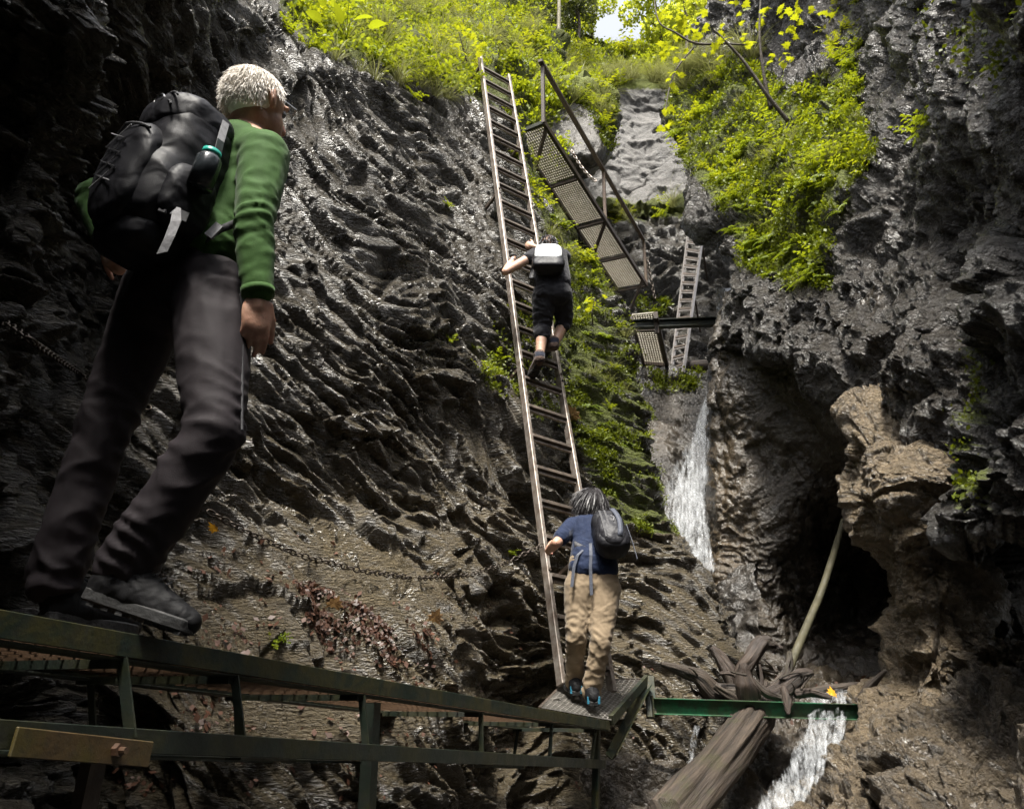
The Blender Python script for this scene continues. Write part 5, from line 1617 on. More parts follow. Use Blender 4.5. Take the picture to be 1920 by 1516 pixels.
def fall(name, rows, nu, nv, mat, amp=0.06, seed=0.0):
    """rows: (py, left px, right px, Y)"""
    r = np.array(rows, float)
    t = np.linspace(0, len(r) - 1, nv)
    k = np.arange(len(r))
    py, l, rr, Y = (I(t, k, r[:, j]) for j in range(4))
    u = np.linspace(0, 1, nu)
    PX = l[:, None] + (rr - l)[:, None] * u[None]
    P = at(PX, py[:, None] + 0 * PX, Y[:, None] + 0 * PX)
    bulge = np.sin(u * math.pi)[None] * 0.12
    st = pn(np.stack([PX / 9.0 + seed, py[:, None] / 90.0 + 0 * PX, 0 * PX + seed], -1))
    st2 = pn(np.stack([PX / 3.5 + seed, py[:, None] / 30.0 + 0 * PX, 0 * PX + seed], -1))
    P[..., 1] -= bulge + amp * st + amp * 0.5 * st2
    idx = np.arange(nu * nv).reshape(nv, nu)
    F = np.stack([idx[:-1, :-1], idx[1:, :-1], idx[1:, 1:], idx[:-1, 1:]], -1).reshape(-1, 4)
    me = np_mesh(name, P.reshape(-1, 3), F)
    uvl = me.uv_layers.new(name='flow')
    UV = np.stack([(PX - 1200) / 260.0, py[:, None] / 120.0 + 0 * PX], -1).reshape(-1, 2).astype(np.float32) + seed
    li = np.empty(len(me.loops), np.int32); me.loops.foreach_get('vertex_index', li)
    uvl.data.foreach_set('uv', UV[li].ravel())
    ed = np.clip(np.minimum(u, 1 - u) * 5, 0, 1)[None] * np.clip(np.minimum(np.linspace(0, 1, nv), 1 - np.linspace(0, 1, nv)) * 14, 0, 1)[:, None]
    a = me.attributes.new('edge', 'FLOAT', 'POINT')
    a.data.foreach_set('value', ed.astype(np.float32).ravel())
    return tag(link(name, me, mat), kind='structure')
up_rows = [(722, 1322, 1338, 13.0), (745, 1316, 1340, 12.6), (780, 1302, 1341, 12.0), (820, 1290, 1340, 11.4), (860, 1272, 1338, 10.8), (900, 1254, 1336, 10.3), (930, 1242, 1335, 9.95), (970, 1240, 1338, 9.5), (1010, 1262, 1342, 9.1), (1050, 1290, 1345, 8.8), (1110, 1310, 1350, 8.4)]
fall('waterfall', up_rows, 50, 160, M['fall'], 0.10, 0.0)
fall('waterfall', [(a, b + 4, c - 1, d - 0.15) for a, b, c, d in up_rows], 50, 160, M['fall_thin'], 0.10, 3.3)
fall('waterfall', [(a, b - 22 * sstep(760, 900, a), c + 6, d + 0.12) for a, b, c, d in up_rows], 50, 160, M['fall_thin'], 0.08, 6.1)
lo_rows = [(1284, 1500, 1606, 7.3), (1300, 1496, 1612, 6.9), (1345, 1492, 1610, 6.5), (1390, 1482, 1585, 6.2), (1430, 1462, 1564, 5.95), (1470, 1426, 1542, 5.7), (1516, 1386, 1520, 5.45), (1600, 1320, 1470, 5.0)]
fall('lower_waterfall', lo_rows, 50, 130, M['fall'], 0.07, 1.7)
fall('lower_waterfall', [(a, b - 8, c + 2, d - 0.14) for a, b, c, d in lo_rows], 50, 130, M['fall_thin'], 0.08, 4.9)
fall('trickle', [(1352, 1296, 1312, 6.35), (1380, 1290, 1308, 6.25), (1412, 1284, 1302, 6.15), (1450, 1278, 1298, 6.0)], 16, 60, M['fall_thin'], 0.04, 8.0)

# ================================================================== WOOD
def cr_pts(pts, n):
    A = np.array([[tuple(p)] for p in pts], float)
    return cr_axis(A, [n] * (len(pts) - 1))[:, 0]
def limb(name, pts, radii, mat, parent=None, seg=14, n=10, amp=0.18, seed=0.0, flat=1.0):
    C = cr_pts(pts, n)
    R = np.interp(np.linspace(0, len(radii) - 1, len(C)), range(len(radii)), radii)
    mb = MB()
    mb.tube([Vector(c) for c in C], list(R), seg)
    v = np.array([tuple(x) for x in mb.v])
    cen = np.repeat(C, seg, 0)
    rad = np.repeat(R, seg)[:, None]
    off = v - cen
    ang = np.tile(np.arange(seg), len(C)) * 2 * math.pi / seg
    L = np.repeat(np.cumsum(np.r_[0, np.linalg.norm(np.diff(C, axis=0), axis=1)]), seg)
    q = np.stack([np.cos(ang) * 1.6, np.sin(ang) * 1.6, L / (rad[:, 0] * 5 + .02)], -1) + seed
    g = 0.6 * pn(q) + 0.4 * (0.5 - np.abs(pn(q * np.array([2.6, 2.6, .7]) + 9)) * 1.7)
    v = cen + off * (1 + amp * 1.8 * g)[:, None]
    if seg >= 24:
        g2 = 0.5 - np.abs(pn(np.stack([np.cos(ang) * 4.5, np.sin(ang) * 4.5, L * 0.9], -1) + seed + 70)) * 1.7
        v = v + off * (0.10 * g2)[:, None]
    mb.v = [Vector(x) for x in v]
    o = mb.build(name, mat, parent, smooth=True)
    uvl = o.data.uv_layers.new(name='grain')
    li = np.empty(len(o.data.loops), np.int32); o.data.loops.foreach_get('vertex_index', li)
    sc = max(float(np.mean(R)), .004)
    U_ = np.minimum(ang, 2 * math.pi - ang) / math.pi * max(sc * 6.0, .12)
    uvl.data.foreach_set('uv', np.stack([U_ + seed, L], -1)[li].astype(np.float32).ravel())
    return o
lg_ = empty('driftwood_log', V(1290, 1512, 5.5), 'big grey driftwood log with a crown of roots jammed under the green beam', 'log')
limb('trunk', [V(1255, 1545, 5.35), V(1300, 1488, 5.6), (V(1352, 1425, 5.98)), V(1410, 1345, 6.5), V(1425, 1300, 6.75)], [.155, .15, .145, .14, .12], M['wood'], lg_, 64, 26, .16, 1.0)
rts = [([(1418, 1310, 6.6), (1345, 1300, 6.62), (1308, 1268, 6.6), (1240, 1244, 6.55)], [.10, .08, .06, .015]),
       ([(1404, 1322, 6.62), (1388, 1270, 6.6), (1410, 1232, 6.6), (1430, 1204, 6.65), (1448, 1207, 6.65), (1468, 1216, 6.62)], [.08, .06, .05, .055, .03, .012]),
       ([(1395, 1310, 6.75), (1368, 1258, 6.8), (1335, 1212, 6.85)], [.085, .065, .02]),
       ([(1440, 1300, 6.7), (1474, 1265, 6.7), (1481, 1222, 6.75)], [.05, .04, .018]),
       ([(1402, 1322, 6.5), (1400, 1282, 6.45), (1392, 1242, 6.45)], [.07, .075, .02]),
       ([(1430, 1310, 6.55), (1470, 1292, 6.5), (1500, 1268, 6.5), (1524, 1260, 6.5)], [.06, .065, .05, .02]),
       ([(1410, 1272, 6.45), (1438, 1298, 6.42), (1472, 1310, 6.4)], [.02, .03, .015]),
       ([(1350, 1262, 6.5), (1368, 1262, 6.5), (1386, 1270, 6.5)], [.012, .014, .012]),
       ([(1424, 1245, 6.55), (1428, 1275, 6.52), (1420, 1300, 6.5)], [.008, .014, .02]),
       ([(1340, 1285, 6.5), (1362, 1300, 6.5), (1385, 1312, 6.5)], [.02, .03, .03]),
       ([(1490, 1300, 6.45), (1520, 1298, 6.45), (1560, 1308, 6.4)], [.03, .03, .015]),
       ([(1470, 1292, 6.45), (1476, 1315, 6.36), (1478, 1338, 6.2)], [.03, .035, .008])]
for k, (ps, rr) in enumerate(rts):
    limb('root', [V(*p) for p in ps], rr, M['wood'] if k % 3 == 0 else M['wood_dark'], lg_, 24, 10, .34, 3.0 + k)
for k in range(26):
    x0, y0_ = RS.uniform(1300, 1520), RS.uniform(1255, 1312)
    a_ = RS.uniform(-2.9, -.2)
    L_ = RS.uniform(20, 60)
    d_ = RS.uniform(6.3, 6.9)
    limb('twig', [V(x0, y0_, d_), V(x0 + L_ * .5 * math.cos(a_) + RS.normal() * 5, y0_ + L_ * .4 * math.sin(a_), d_ + RS.normal() * .05), V(x0 + L_ * math.cos(a_), y0_ + L_ * .7 * math.sin(a_) + RS.normal() * 6, d_ + RS.normal() * .1)],
         [RS.uniform(.008, .016), .008, .003], M['wood_dark'] if k % 2 else M['wood'], lg_, 6, 4, .2, 60.0 + k)
for k, (ps, rr, mt_, lb) in enumerate([
        ([(1610, 1318, 6.35), (1632, 1285, 6.3), (1662, 1256, 6.2)], [.035, .032, .012], 'wood', 'short reddish stick propped against the pale pillar at the end of the green beam'),
        ([(1500, 1302, 6.8), (1560, 1290, 6.9), (1612, 1282, 6.9)], [.03, .035, .02], 'wood', 'thin driftwood branch lying across the lip of the lower fall')]):
    o = limb('driftwood_stick', [V(*p) for p in ps], rr, M[mt_], None, 10, 8, .2, 30.0 + k)
    tag(o, lb, 'stick')
o = limb('leaning_pole', [V(1582, 975, 7.9), V(1545, 1095, 7.6), V(1510, 1180, 7.4), V(1474, 1265, 7.2)], [.028, .033, .036, .038], M['pole'], None, 12, 12, .08, 40.0)
tag(o, 'slim mossy pole leaning in the dark cave above the driftwood', 'pole')
o = limb('wedged_log', [V(1235, 690, 14.5), V(1300, 687, 14.5), V(1370, 682, 14.4)], [.13, .13, .13], M['wood_dark'], None, 18, 8, .05, 41.0)
tag(o, 'round brown log wedged across the slot at the foot of the far ladder', 'log')

# ================================================================== PLANTS
def leaf_faces(vs, fs, p, d, nrm, L, W, fold=0.25):
    d = d / (np.linalg.norm(d) + 1e-9)
    s = np.cross(d, nrm); s /= np.linalg.norm(s) + 1e-9
    n = np.cross(s, d)
    b = len(vs)
    vs += [p, p + d * L * .3 + s * W * .45 + n * W * fold, p + d * L * .68 + s * W * .38 + n * W * fold, p + d * L - n * L * .12,
           p + d * L * .68 - s * W * .38 + n * W * fold, p + d * L * .3 - s * W * .45 + n * W * fold]
    fs += [(b, b + 1, b + 2, b + 3), (b, b + 3, b + 4, b + 5)]
def stem_quad(vs, fs, a, b, w):
    s = np.cross(b - a, [0.3, 0.5, 0.8]); s = s / (np.linalg.norm(s) + 1e-9) * w
    k = len(vs)
    vs += [a - s, a + s, b + s * .7, b - s * .7]
    fs += [(k, k + 1, k + 2, k + 3)]
def herb(seed, n_st=7, H=.34, LL=.075, LW_=.042, pairs=5):
    r = np.random.RandomState(seed)
    vs, fs = [], []
    for i in range(n_st):
        az = r.uniform(0, 6.28); tilt = r.uniform(.15, .9)
        d = np.array([math.cos(az) * tilt, math.sin(az) * tilt, 1.0]); d /= np.linalg.norm(d)
        p = np.array([r.normal() * .03, r.normal() * .03, 0.0])
        h = H * r.uniform(.55, 1.15)
        for k in range(pairs + 1):
            q = p + d * h / (pairs + 1)
            d = d + np.array([math.cos(az) * .12, math.sin(az) * .12, -.10]); d /= np.linalg.norm(d)
            stem_quad(vs, fs, p, q, .0025)
            p = q
            sc = math.sin((k + 1) / (pairs + 1.5) * 3.1) * .5 + .6
            for sg_ in (-1, 1):
                sd = np.cross(d, [0, 0, 1.0]); sd /= np.linalg.norm(sd) + 1e-9
                ld = sd * sg_ + d * .5 + r.normal(size=3) * .25
                leaf_faces(vs, fs, p, ld, np.array([0, 0, 1.0]) + r.normal(size=3) * .35, LL * sc * r.uniform(.7, 1.2), LW_ * sc * r.uniform(.8, 1.2))
        leaf_faces(vs, fs, p, d, np.array([0, 0, 1.0]) + r.normal(size=3) * .3, LL, LW_)
    return np_mesh('herb', np.array(vs), np.array(fs), False)
def fern(seed, n_fr=9, L=.42, pairs=11):
    r = np.random.RandomState(seed)
    vs, fs = [], []
    for i in range(n_fr):
        az = 6.28 * i / n_fr + r.uniform(-.3, .3)
        o = np.array([math.cos(az), math.sin(az), 0])
        d = o * r.uniform(.4, .8) + np.array([0, 0, 1.0]); d /= np.linalg.norm(d)
        p = np.zeros(3); l = L * r.uniform(.65, 1.1)
        for k in range(pairs):
            q = p + d * l / pairs
            d = d + o * .10 + np.array([0, 0, -.17]); d /= np.linalg.norm(d)
            stem_quad(vs, fs, p, q, .002)
            p = q
            w = l * .26 * (1 - (k / pairs) ** 1.4) * (.5 + min(1, k / 2.5) * .5)
            sd = np.cross(d, [0, 0, 1.0]); sd /= np.linalg.norm(sd) + 1e-9
            for sg_ in (-1, 1):
                leaf_faces(vs, fs, p, sd * sg_ + d * .35 + r.normal(size=3) * .08, np.array([0, 0, 1.0]) + d * .3, w, max(.012, l / pairs * .95), .1)
    return np_mesh('fern', np.array(vs), np.array(fs), False)
def grass_tuft(seed, n=85, L=.42, droop=.34):
    r = np.random.RandomState(seed)
    vs, fs = [], []
    for i in range(n):
        az = r.uniform(0, 6.28); t = r.uniform(.1, .8)
        o = np.array([math.cos(az), math.sin(az), 0])
        d = o * t + np.array([0, 0, 1.0]); d /= np.linalg.norm(d)
        p = o * r.uniform(0, .07); l = L * r.uniform(.5, 1.2); w = r.uniform(.0025, .0045)
        s = np.cross(d, [0, 0, 1.0]); s /= np.linalg.norm(s) + 1e-9
        b = len(vs)
        for k in range(6):
            ww = w * (1 - k / 6.0 * .9)
            vs += [p - s * ww, p + s * ww]
            p = p + d * l / 5
            d = d + np.array([0, 0, -droop]) + o * .05; d /= np.linalg.norm(d)
        fs += [(b + 2 * k, b + 2 * k + 1, b + 2 * k + 3, b + 2 * k + 2) for k in range(5)]
    return np_mesh('grass_tuft', np.array(vs), np.array(fs), False)
def maple_leaf_mesh(name='leaf', L=.13, curl=.06):
    prof = [(0, 0), (.10, .10), (.42, .02), (.34, .22), (.52, .36), (.30, .42), (.36, .66), (.16, .62), (0, 1.0)]
    pts = prof + [(-x, y) for x, y in reversed(prof[1:-1])]
    vs = [(x * L, y * L, curl * math.cos(x * 5) * L * 1.5 * (1 - y) - curl * L * y * y * 2) for x, y in pts] + [(0, .38 * L, .01 * L)]
    n = len(pts)
    fs = [(i, (i + 1) % n, n) for i in range(n)]
    return np_mesh(name, np.array(vs), np.array(fs), False)
def broad_leaf_mesh(name, L=.15, W=.10):
    vs, fs = [], []
    N_ = 7
    for k in range(N_ + 1):
        t = k / N_
        w = W * (math.sin(t ** .75 * math.pi) ** .8) * .5
        z = -.16 * L * t * t
        vs += [(-w, t * L, z + .16 * w), (0, t * L, z), (w, t * L, z + .16 * w)]
    for k in range(N_):
        a = 3 * k
        fs += [(a, a + 1, a + 4, a + 3), (a + 1, a + 2, a + 5, a + 4)]
    return np_mesh(name, np.array(vs), np.array(fs), True)
PROTO = {
    'herb': [herb(1), herb(2, 8, .30, .06, .03, 6), herb(3, 6, .38, .085, .05, 4), herb(4, 9, .26, .05, .034, 5)],
    'fern': [fern(11), fern(12, 7, .36, 10), fern(13, 11, .32, 9)],
    'grass': [grass_tuft(21), grass_tuft(22, 110, .5, .4), grass_tuft(23, 70, .34, .28)],
}
for k, m_ in (('herb', 'leaf'), ('fern', 'fern'), ('grass', 'grass')):
    for me in PROTO[k]:
        me.materials.append(M[m_])
YHERB = []
for me in PROTO['herb'][:3]:
    c = me.copy(); c.materials.clear(); c.materials.append(M['maple']); YHERB.append(c)
PROTO['yellow'] = YHERB
NAMES = {'herb': 'leafy_plant', 'fern': 'fern', 'grass': 'grass_tuft', 'yellow': 'yellow_green_plant'}
CATS = {'herb': 'plant', 'fern': 'fern', 'grass': 'grass', 'yellow': 'plant'}
def pick(rname, poly, n, rnd, minup=-2.0, bias=2.0):
    R_ = ROCK[rname]
    m = in_poly(R_['px'], R_['py'], poly) & R_['face'] & (R_['N'][..., 2] > minup)
    k = np.argwhere(m)
    if len(k) == 0:
        return []
    w = np.clip(R_['N'][..., 2][m] + .35, .05, None) ** bias
    # even coverage in world space: weight by distance
    sel = rnd.choice(len(k), size=min(n, len(k)), replace=False, p=w / w.sum())
    return [(R_['P'][tuple(k[i])], R_['N'][tuple(k[i])]) for i in sel]
def plant_at(kind, p, nrm, scale, rnd, label, group, lean=.5):
    me = PROTO[kind][rnd.randint(len(PROTO[kind]))]
    o = bpy.data.objects.new(NAMES[kind], me)
    COL.objects.link(o)
    upv = (Vector(nrm) * lean + Vector((0, 0, 1)) * (1 - lean * .6)).normalized()
    q = upv.to_track_quat('Z', 'Y') @ Matrix.Rotation(rnd.uniform(0, 6.28), 3, 'Z').to_quaternion()
    o.rotation_mode = 'QUATERNION'
    o.rotation_quaternion = q
    o.location = Vector(p) - Vector(nrm) * .02
    o.scale = (scale,) * 3
    return tag(o, label, CATS[kind], group)
def scatter(rname, poly, mix, label, group, seed, minup=-2.0, lean=.5):
    rnd = np.random.RandomState(seed)
    for kind, n, s0, s1 in mix:
        words = {'herb': 'leafy green plant', 'fern': 'small green fern', 'grass': 'drooping grass tuft', 'yellow': 'yellow-green leafy plant'}[kind]
        for p, nn in pick(rname, poly, n, rnd, minup):
            plant_at(kind, p, nn, rnd.uniform(s0, s1), rnd, words + ' ' + label, {'herb': 'leafy plants ', 'fern': 'ferns ', 'grass': 'grass tufts ', 'yellow': 'yellow-green plants '}[kind] + group, lean)
def moss(name, rname, poly, n, size, seed, mat='moss', minup=-.3, bias=1.5, flat=False, thr=-.12):
    """ground cover of tiny leaves: one uncountable mass"""
    rnd = np.random.RandomState(seed)
    R_ = ROCK[rname]
    patch = pn(R_['P'] * 2.6 + seed) + .6 * pn(R_['P'] * 6.0 + seed)
    m = in_poly(R_['px'], R_['py'], poly) & R_['face'] & (R_['N'][..., 2] > minup) & (patch > thr)
    k = np.argwhere(m)
    w = np.clip(R_['N'][..., 2][m] + .4, .05, None) ** bias
    sel = k[rnd.choice(len(k), size=n, p=w / w.sum())]
    P = R_['P'][sel[:, 0], sel[:, 1]]; N_ = R_['N'][sel[:, 0], sel[:, 1]]
    d = rnd.normal(size=(n, 3)) * .9 + N_ * .8 + np.array([0, 0, .25])
    if flat:
        d = d - N_ * (d * N_).sum(1, keepdims=True) * .85
    d /= np.linalg.norm(d, axis=1, keepdims=True)
    s = np.cross(d, N_ + rnd.normal(size=(n, 3)) * .35 if flat else rnd.normal(size=(n, 3))); s /= np.linalg.norm(s, axis=1, keepdims=True) + 1e-9
    L = (size * rnd.uniform(.5, 1.4, n))[:, None]
    P = P + rnd.normal(size=(n, 3)) * size * (.35 if flat else .8) + N_ * size * .2
    v = np.stack([P, P + d * L * .55 + s * L * .33, P + d * L, P + d * L * .55 - s * L * .33], 1).reshape(-1, 3)
    f = np.arange(4 * n).reshape(-1, 4)
    o = link(name, np_mesh(name, v, f, False), M[mat])
    return tag(o, kind='stuff')

LEDGE_A = [(1285, 130), (1400, 110), (1480, 170), (1560, 130), (1610, 120), (1620, 250), (1570, 330), (1500, 380), (1390, 400), (1330, 330), (1262, 280), (1255, 190)]
LEDGE_B = [(1360, 370), (1600, 330), (1570, 420), (1555, 540), (1480, 545), (1395, 500), (1370, 440)]
LEDGE_C = [(1560, 260), (1680, 265), (1660, 300), (1590, 340)]
scatter('rock_wall_right', LEDGE_A, [('herb', 62, .4, .85), ('fern', 34, .45, .85), ('grass', 14, .5, .9), ('yellow', 26, .4, .8)], 'among the growth on the sunlit right-hand ledge', 'on the sunlit right-hand ledge', 1)
scatter('rock_wall_right', LEDGE_B, [('herb', 22, .35, .65), ('fern', 34, .45, .85), ('grass', 5, .4, .7)], 'hanging below the right-hand ledge', 'hanging below the right-hand ledge', 2)
scatter('rock_wall_right', LEDGE_C, [('herb', 8, .4, .7), ('yellow', 5, .4, .7)], 'at the right end of the right-hand ledge', 'at the right end of the ledge', 3)
scatter('rock_wall_right', [(1560, 0), (1612, 0), (1606, 120), (1575, 130), (1545, 60)], [('herb', 8, .4, .7), ('yellow', 6, .4, .7)], 'on the dark rock above the right-hand ledge', 'on the dark rock above the ledge', 4)
scatter('rock_wall_right', [(1270, 100), (1420, 90), (1400, 150), (1300, 190), (1262, 200)], [('grass', 22, 1.0, 1.6)], 'on the brow of the right-hand buttress', 'on the brow of the right-hand buttress', 5)
moss('ledge_moss', 'rock_wall_right', LEDGE, 30000, .04, 6)
moss('ledge_cover', 'rock_wall_right', LEDGE_A, 9000, .05, 7, 'leaf', -.1, 1.5, False, .1)
RIDGE_U = [(955, 190), (985, 250), (1020, 350), (1085, 440), (1140, 530), (1080, 560), (1040, 470), (1000, 420), (960, 300)]
RIDGE_M = [(1060, 520), (1145, 535), (1178, 600), (1208, 700), (1230, 830), (1110, 850), (1060, 700), (1045, 600)]
scatter('rock_wall_left', RIDGE_U, [('herb', 20, .35, .65), ('fern', 10, .35, .6), ('grass', 10, .5, .9), ('yellow', 14, .3, .6)], 'on the mossy edge beside the upper half of the long ladder', 'beside the upper half of the long ladder', 11)
scatter('rock_wall_left', RIDGE_M, [('herb', 8, .2, .4), ('fern', 10, .3, .5), ('grass', 9, .4, .7), ('yellow', 6, .2, .4)], 'on the mossy edge beside the lower half of the long ladder', 'beside the lower half of the long ladder', 12)
moss('ridge_moss', 'rock_wall_left', MOSS_RIDGE, 22000, .026, 13, thr=.08)
moss('wall_moss', 'rock_wall_left', [(930, 560), (1060, 560), (1080, 800), (990, 780), (900, 720)], 5000, .028, 14, bias=2.5)
TOP_A = [(530, -60), (545, 40), (620, 90), (720, 128), (840, 168), (900, 180), (925, 100), (915, -60)]
scatter('rock_wall_left', TOP_A, [('herb', 54, .6, 1.15), ('yellow', 40, .6, 1.1), ('grass', 46, .9, 1.5), ('fern', 20, .6, 1.1)], 'on the bright bank above the left rock face', 'on the bank above the left rock face', 15)
scatter('rock_wall_left', [(535, 20), (560, 70), (720, 125), (850, 165), (850, 200), (760, 180), (640, 120), (545, 90)], [('herb', 16, .4, .7), ('grass', 12, .6, 1.0)], 'hanging over the brink of the left rock face', 'hanging over the brink of the left rock face', 16)
moss('bank_cover', 'rock_wall_left', TOP_A, 36000, .06, 17, 'leaf')
SL = [(880, -80), (1010, -80), (1060, 130), (1060, 330), (960, 240), (900, 160)]
scatter('planted_slope', SL, [('herb', 24, .9, 1.6), ('yellow', 26, .9, 1.6), ('grass', 34, 1.4, 2.2)], 'on the steep bank behind the upper walkway', 'on the bank behind the upper walkway', 18)
moss('slope_cover', 'planted_slope', SL, 26000, .09, 19, 'leaf')
WS = [(940, -40), (1050, 0), (1130, 75), (1200, 80), (1340, 40), (1330, 190), (1150, 190), (1040, 170), (990, 140)]
scatter('wooded_slope', WS, [('herb', 26, 1.5, 2.6), ('yellow', 24, 1.5, 2.6), ('grass', 34, 1.8, 3.0)], 'on the far slope at the head of the gorge', 'on the far slope at the head of the gorge', 20)
moss('far_slope_cover', 'wooded_slope', WS, 42000, .14, 21, 'leaf', -1)
scatter('rock_slab', [(1050, 120), (1270, 120), (1270, 172), (1150, 165), (1050, 160)], [('grass', 20, 1.5, 2.4), ('herb', 7, 1.0, 1.8)], 'on top of the pale back slab', 'on top of the pale back slab', 22)
scatter('rock_knob', [(1030, 155), (1150, 165), (1160, 280), (1140, 285), (1110, 200), (1040, 190)], [('herb', 8, .7, 1.2), ('grass', 10, 1.0, 1.6), ('yellow', 6, .7, 1.1)], 'on the pale knob behind the handrail', 'on the pale knob behind the handrail', 23)
moss('knob_moss', 'rock_knob', [(1030, 155), (1150, 165), (1165, 285), (1135, 285), (1105, 200), (1040, 195)], 5000, .06, 24)
scatter('rock_terrace', [(1140, 385), (1275, 385), (1275, 410), (1140, 425)], [('herb', 6, .9, 1.5), ('grass', 8, 1.0, 1.7), ('yellow', 4, .9, 1.3)], 'along the top of the rock step behind the far ladder', 'along the top of the rock step', 25)
scatter('rock_wall_left', [(900, 640), (960, 640), (960, 720), (900, 720)], [('herb', 4, .3, .5)], 'left of the long ladder beside a wall bracket', 'left of the long ladder', 26)
moss('terrace_moss', 'rock_terrace', [(1190, 560), (1250, 560), (1245, 590), (1200, 590)], 1500, .07, 27, minup=-1)
moss('chute_moss', 'waterfall_chute', [(1195, 690), (1320, 700), (1300, 735), (1215, 730)], 1500, .06, 28, minup=-1)
scatter('rock_wall_right', [(1705, 215), (1760, 215), (1760, 260), (1710, 260)], [('fern', 3, .5, .7), ('herb', 3, .4, .6)], 'alone on the wet right wall', 'alone on the wet right wall', 29)
moss('block_moss', 'rock_block_right', [(1790, 640), (1850, 650), (1830, 960), (1795, 960)], 500, .03, 30, minup=-.2)
moss('right_top_moss', 'rock_wall_right', [(1700, 0), (1920, 0), (1920, 220), (1760, 120)], 500, .04, 31, minup=-.1)

# ---- big-leaved sprig at the top left, leaves as parts
BL = broad_leaf_mesh('leaf', .17, .105); BL.materials.append(M['leaf'])
ML = maple_leaf_mesh('leaf', .115); ML.materials.append(M['maple'])
TL = maple_leaf_mesh('leaf', .17, .12); TL.materials.append(M['tan_leaf'])
def put_leaf(me, p, parent, yaw, pitch, roll, s=1.0, name='leaf'):
    o = bpy.data.objects.new(name, me)
    COL.objects.link(o)
    o.parent = parent
    o.matrix_parent_inverse = parent.matrix_basis.inverted()
    o.location = p
    o.rotation_euler = (pitch, roll, yaw)
    o.scale = (s,) * 3
    return o
bs = empty('broad_leaved_sprig', V(640, 60, 5.4), 'sprig with big pale green heart-shaped leaves at the top of the left face', 'plant')
base = V(650, 75, 5.5)
for px, py, yaw, pt in ((612, 10, 2.2, .9), (636, 14, .9, .9), (655, 0, -.5, .8), (640, 46, 2.6, .8), (662, 38, -1.0, .7), (604, 38, 1.9, .6), (690, 50, -1.3, .6)):
    p = V(px, py, 5.35)
    MB().tube([base, lerp(base, p, .5) + Vector((0, -.03, .05)), p], .003, 5).build('stalk', M['leaf'], bs)
    put_leaf(BL, p, bs, yaw, pt, random.uniform(-.4, .4), random.uniform(.9, 1.25))

# ---- maple saplings on the right-hand ledge
def sapling(name, label, stems, leaves, Y, mesh, sc=1.0):
    root = empty(name, V(*stems[0][0][0]), label, 'sapling')
    for pts, rr in stems:
        limb('stem', [V(*p) for p in pts], rr, M['bark'], root, 7, 6, .1, RS.uniform(0, 50))
    for (cx, cy, n, sp) in leaves:
        for _ in range(n):
            p = V(cx + RS.normal() * sp, cy + RS.normal() * sp * .7, Y + RS.normal() * .18)
            put_leaf(mesh, p, root, RS.uniform(0, 6.28), RS.uniform(-.9, .5), RS.uniform(-.6, .6), sc * RS.uniform(.65, 1.2))
    return root
sapling('maple_sapling', 'slender dark-stemmed maple sapling with yellow-green leaves rising from the right-hand ledge',
        [([(1478, 228, 8.3), (1440, 180, 8.2), (1390, 110, 8.1), (1338, 55, 8.0)], [.03, .026, .02, .012]),
         ([(1446, 205, 8.3), (1432, 140, 8.2), (1424, 60, 8.1), (1428, -30, 8.0)], [.028, .022, .016, .012]),
         ([(1414, 86, 8.1), (1360, 82, 8.1), (1306, 82, 8.1), (1268, 62, 8.1), (1235, 40, 8.1), (1225, -20, 8.1)], [.012, .014, .016, .012, .01, .006])],
        [(1395, 15, 8, 18), (1365, 65, 8, 14), (1455, 30, 10, 20), (1480, 60, 7, 14), (1415, 45, 5, 12), (1495, 20, 6, 15), (1460, 105, 6, 12), (1475, 118, 4, 10), (1535, 30, 6, 14), (1345, 98, 5, 9), (1410, 80, 4, 9), (1262, 30, 10, 18), (1300, 20, 10, 20), (1250, 75, 8, 14)], 8.1, ML)
sapling('maple_spray', 'spray of yellow maple leaves overhanging the left edge of the right-hand buttress',
        [([(1300, 90, 9.6), (1268, 130, 9.5), (1252, 180, 9.4), (1246, 240, 9.4)], [.014, .012, .01, .005])],
        [(1270, 100, 12, 14), (1262, 135, 8, 10), (1290, 60, 12, 18), (1248, 205, 8, 7), (1244, 235, 5, 6)], 9.3, ML)
sapling('yellow_shrub', 'low shrub of bright yellow leaves at the head of the long ladder',
        [([(875, 115, 9.0), (868, 90, 8.9), (860, 60, 8.8)], [.014, .01, .006])],
        [(875, 62, 12, 12), (855, 88, 12, 13), (895, 92, 10, 10), (835, 98, 8, 10)], 8.8, ML, .9)
sapling('yellow_sprig', 'sprig of yellow leaves in the moss right of the climber\'s knees',
        [([(1112, 610, 7.6), (1110, 585, 7.5), (1116, 560, 7.5)], [.008, .006, .004])],
        [(1112, 562, 12, 9), (1100, 580, 7, 8)], 7.4, ML, .62)

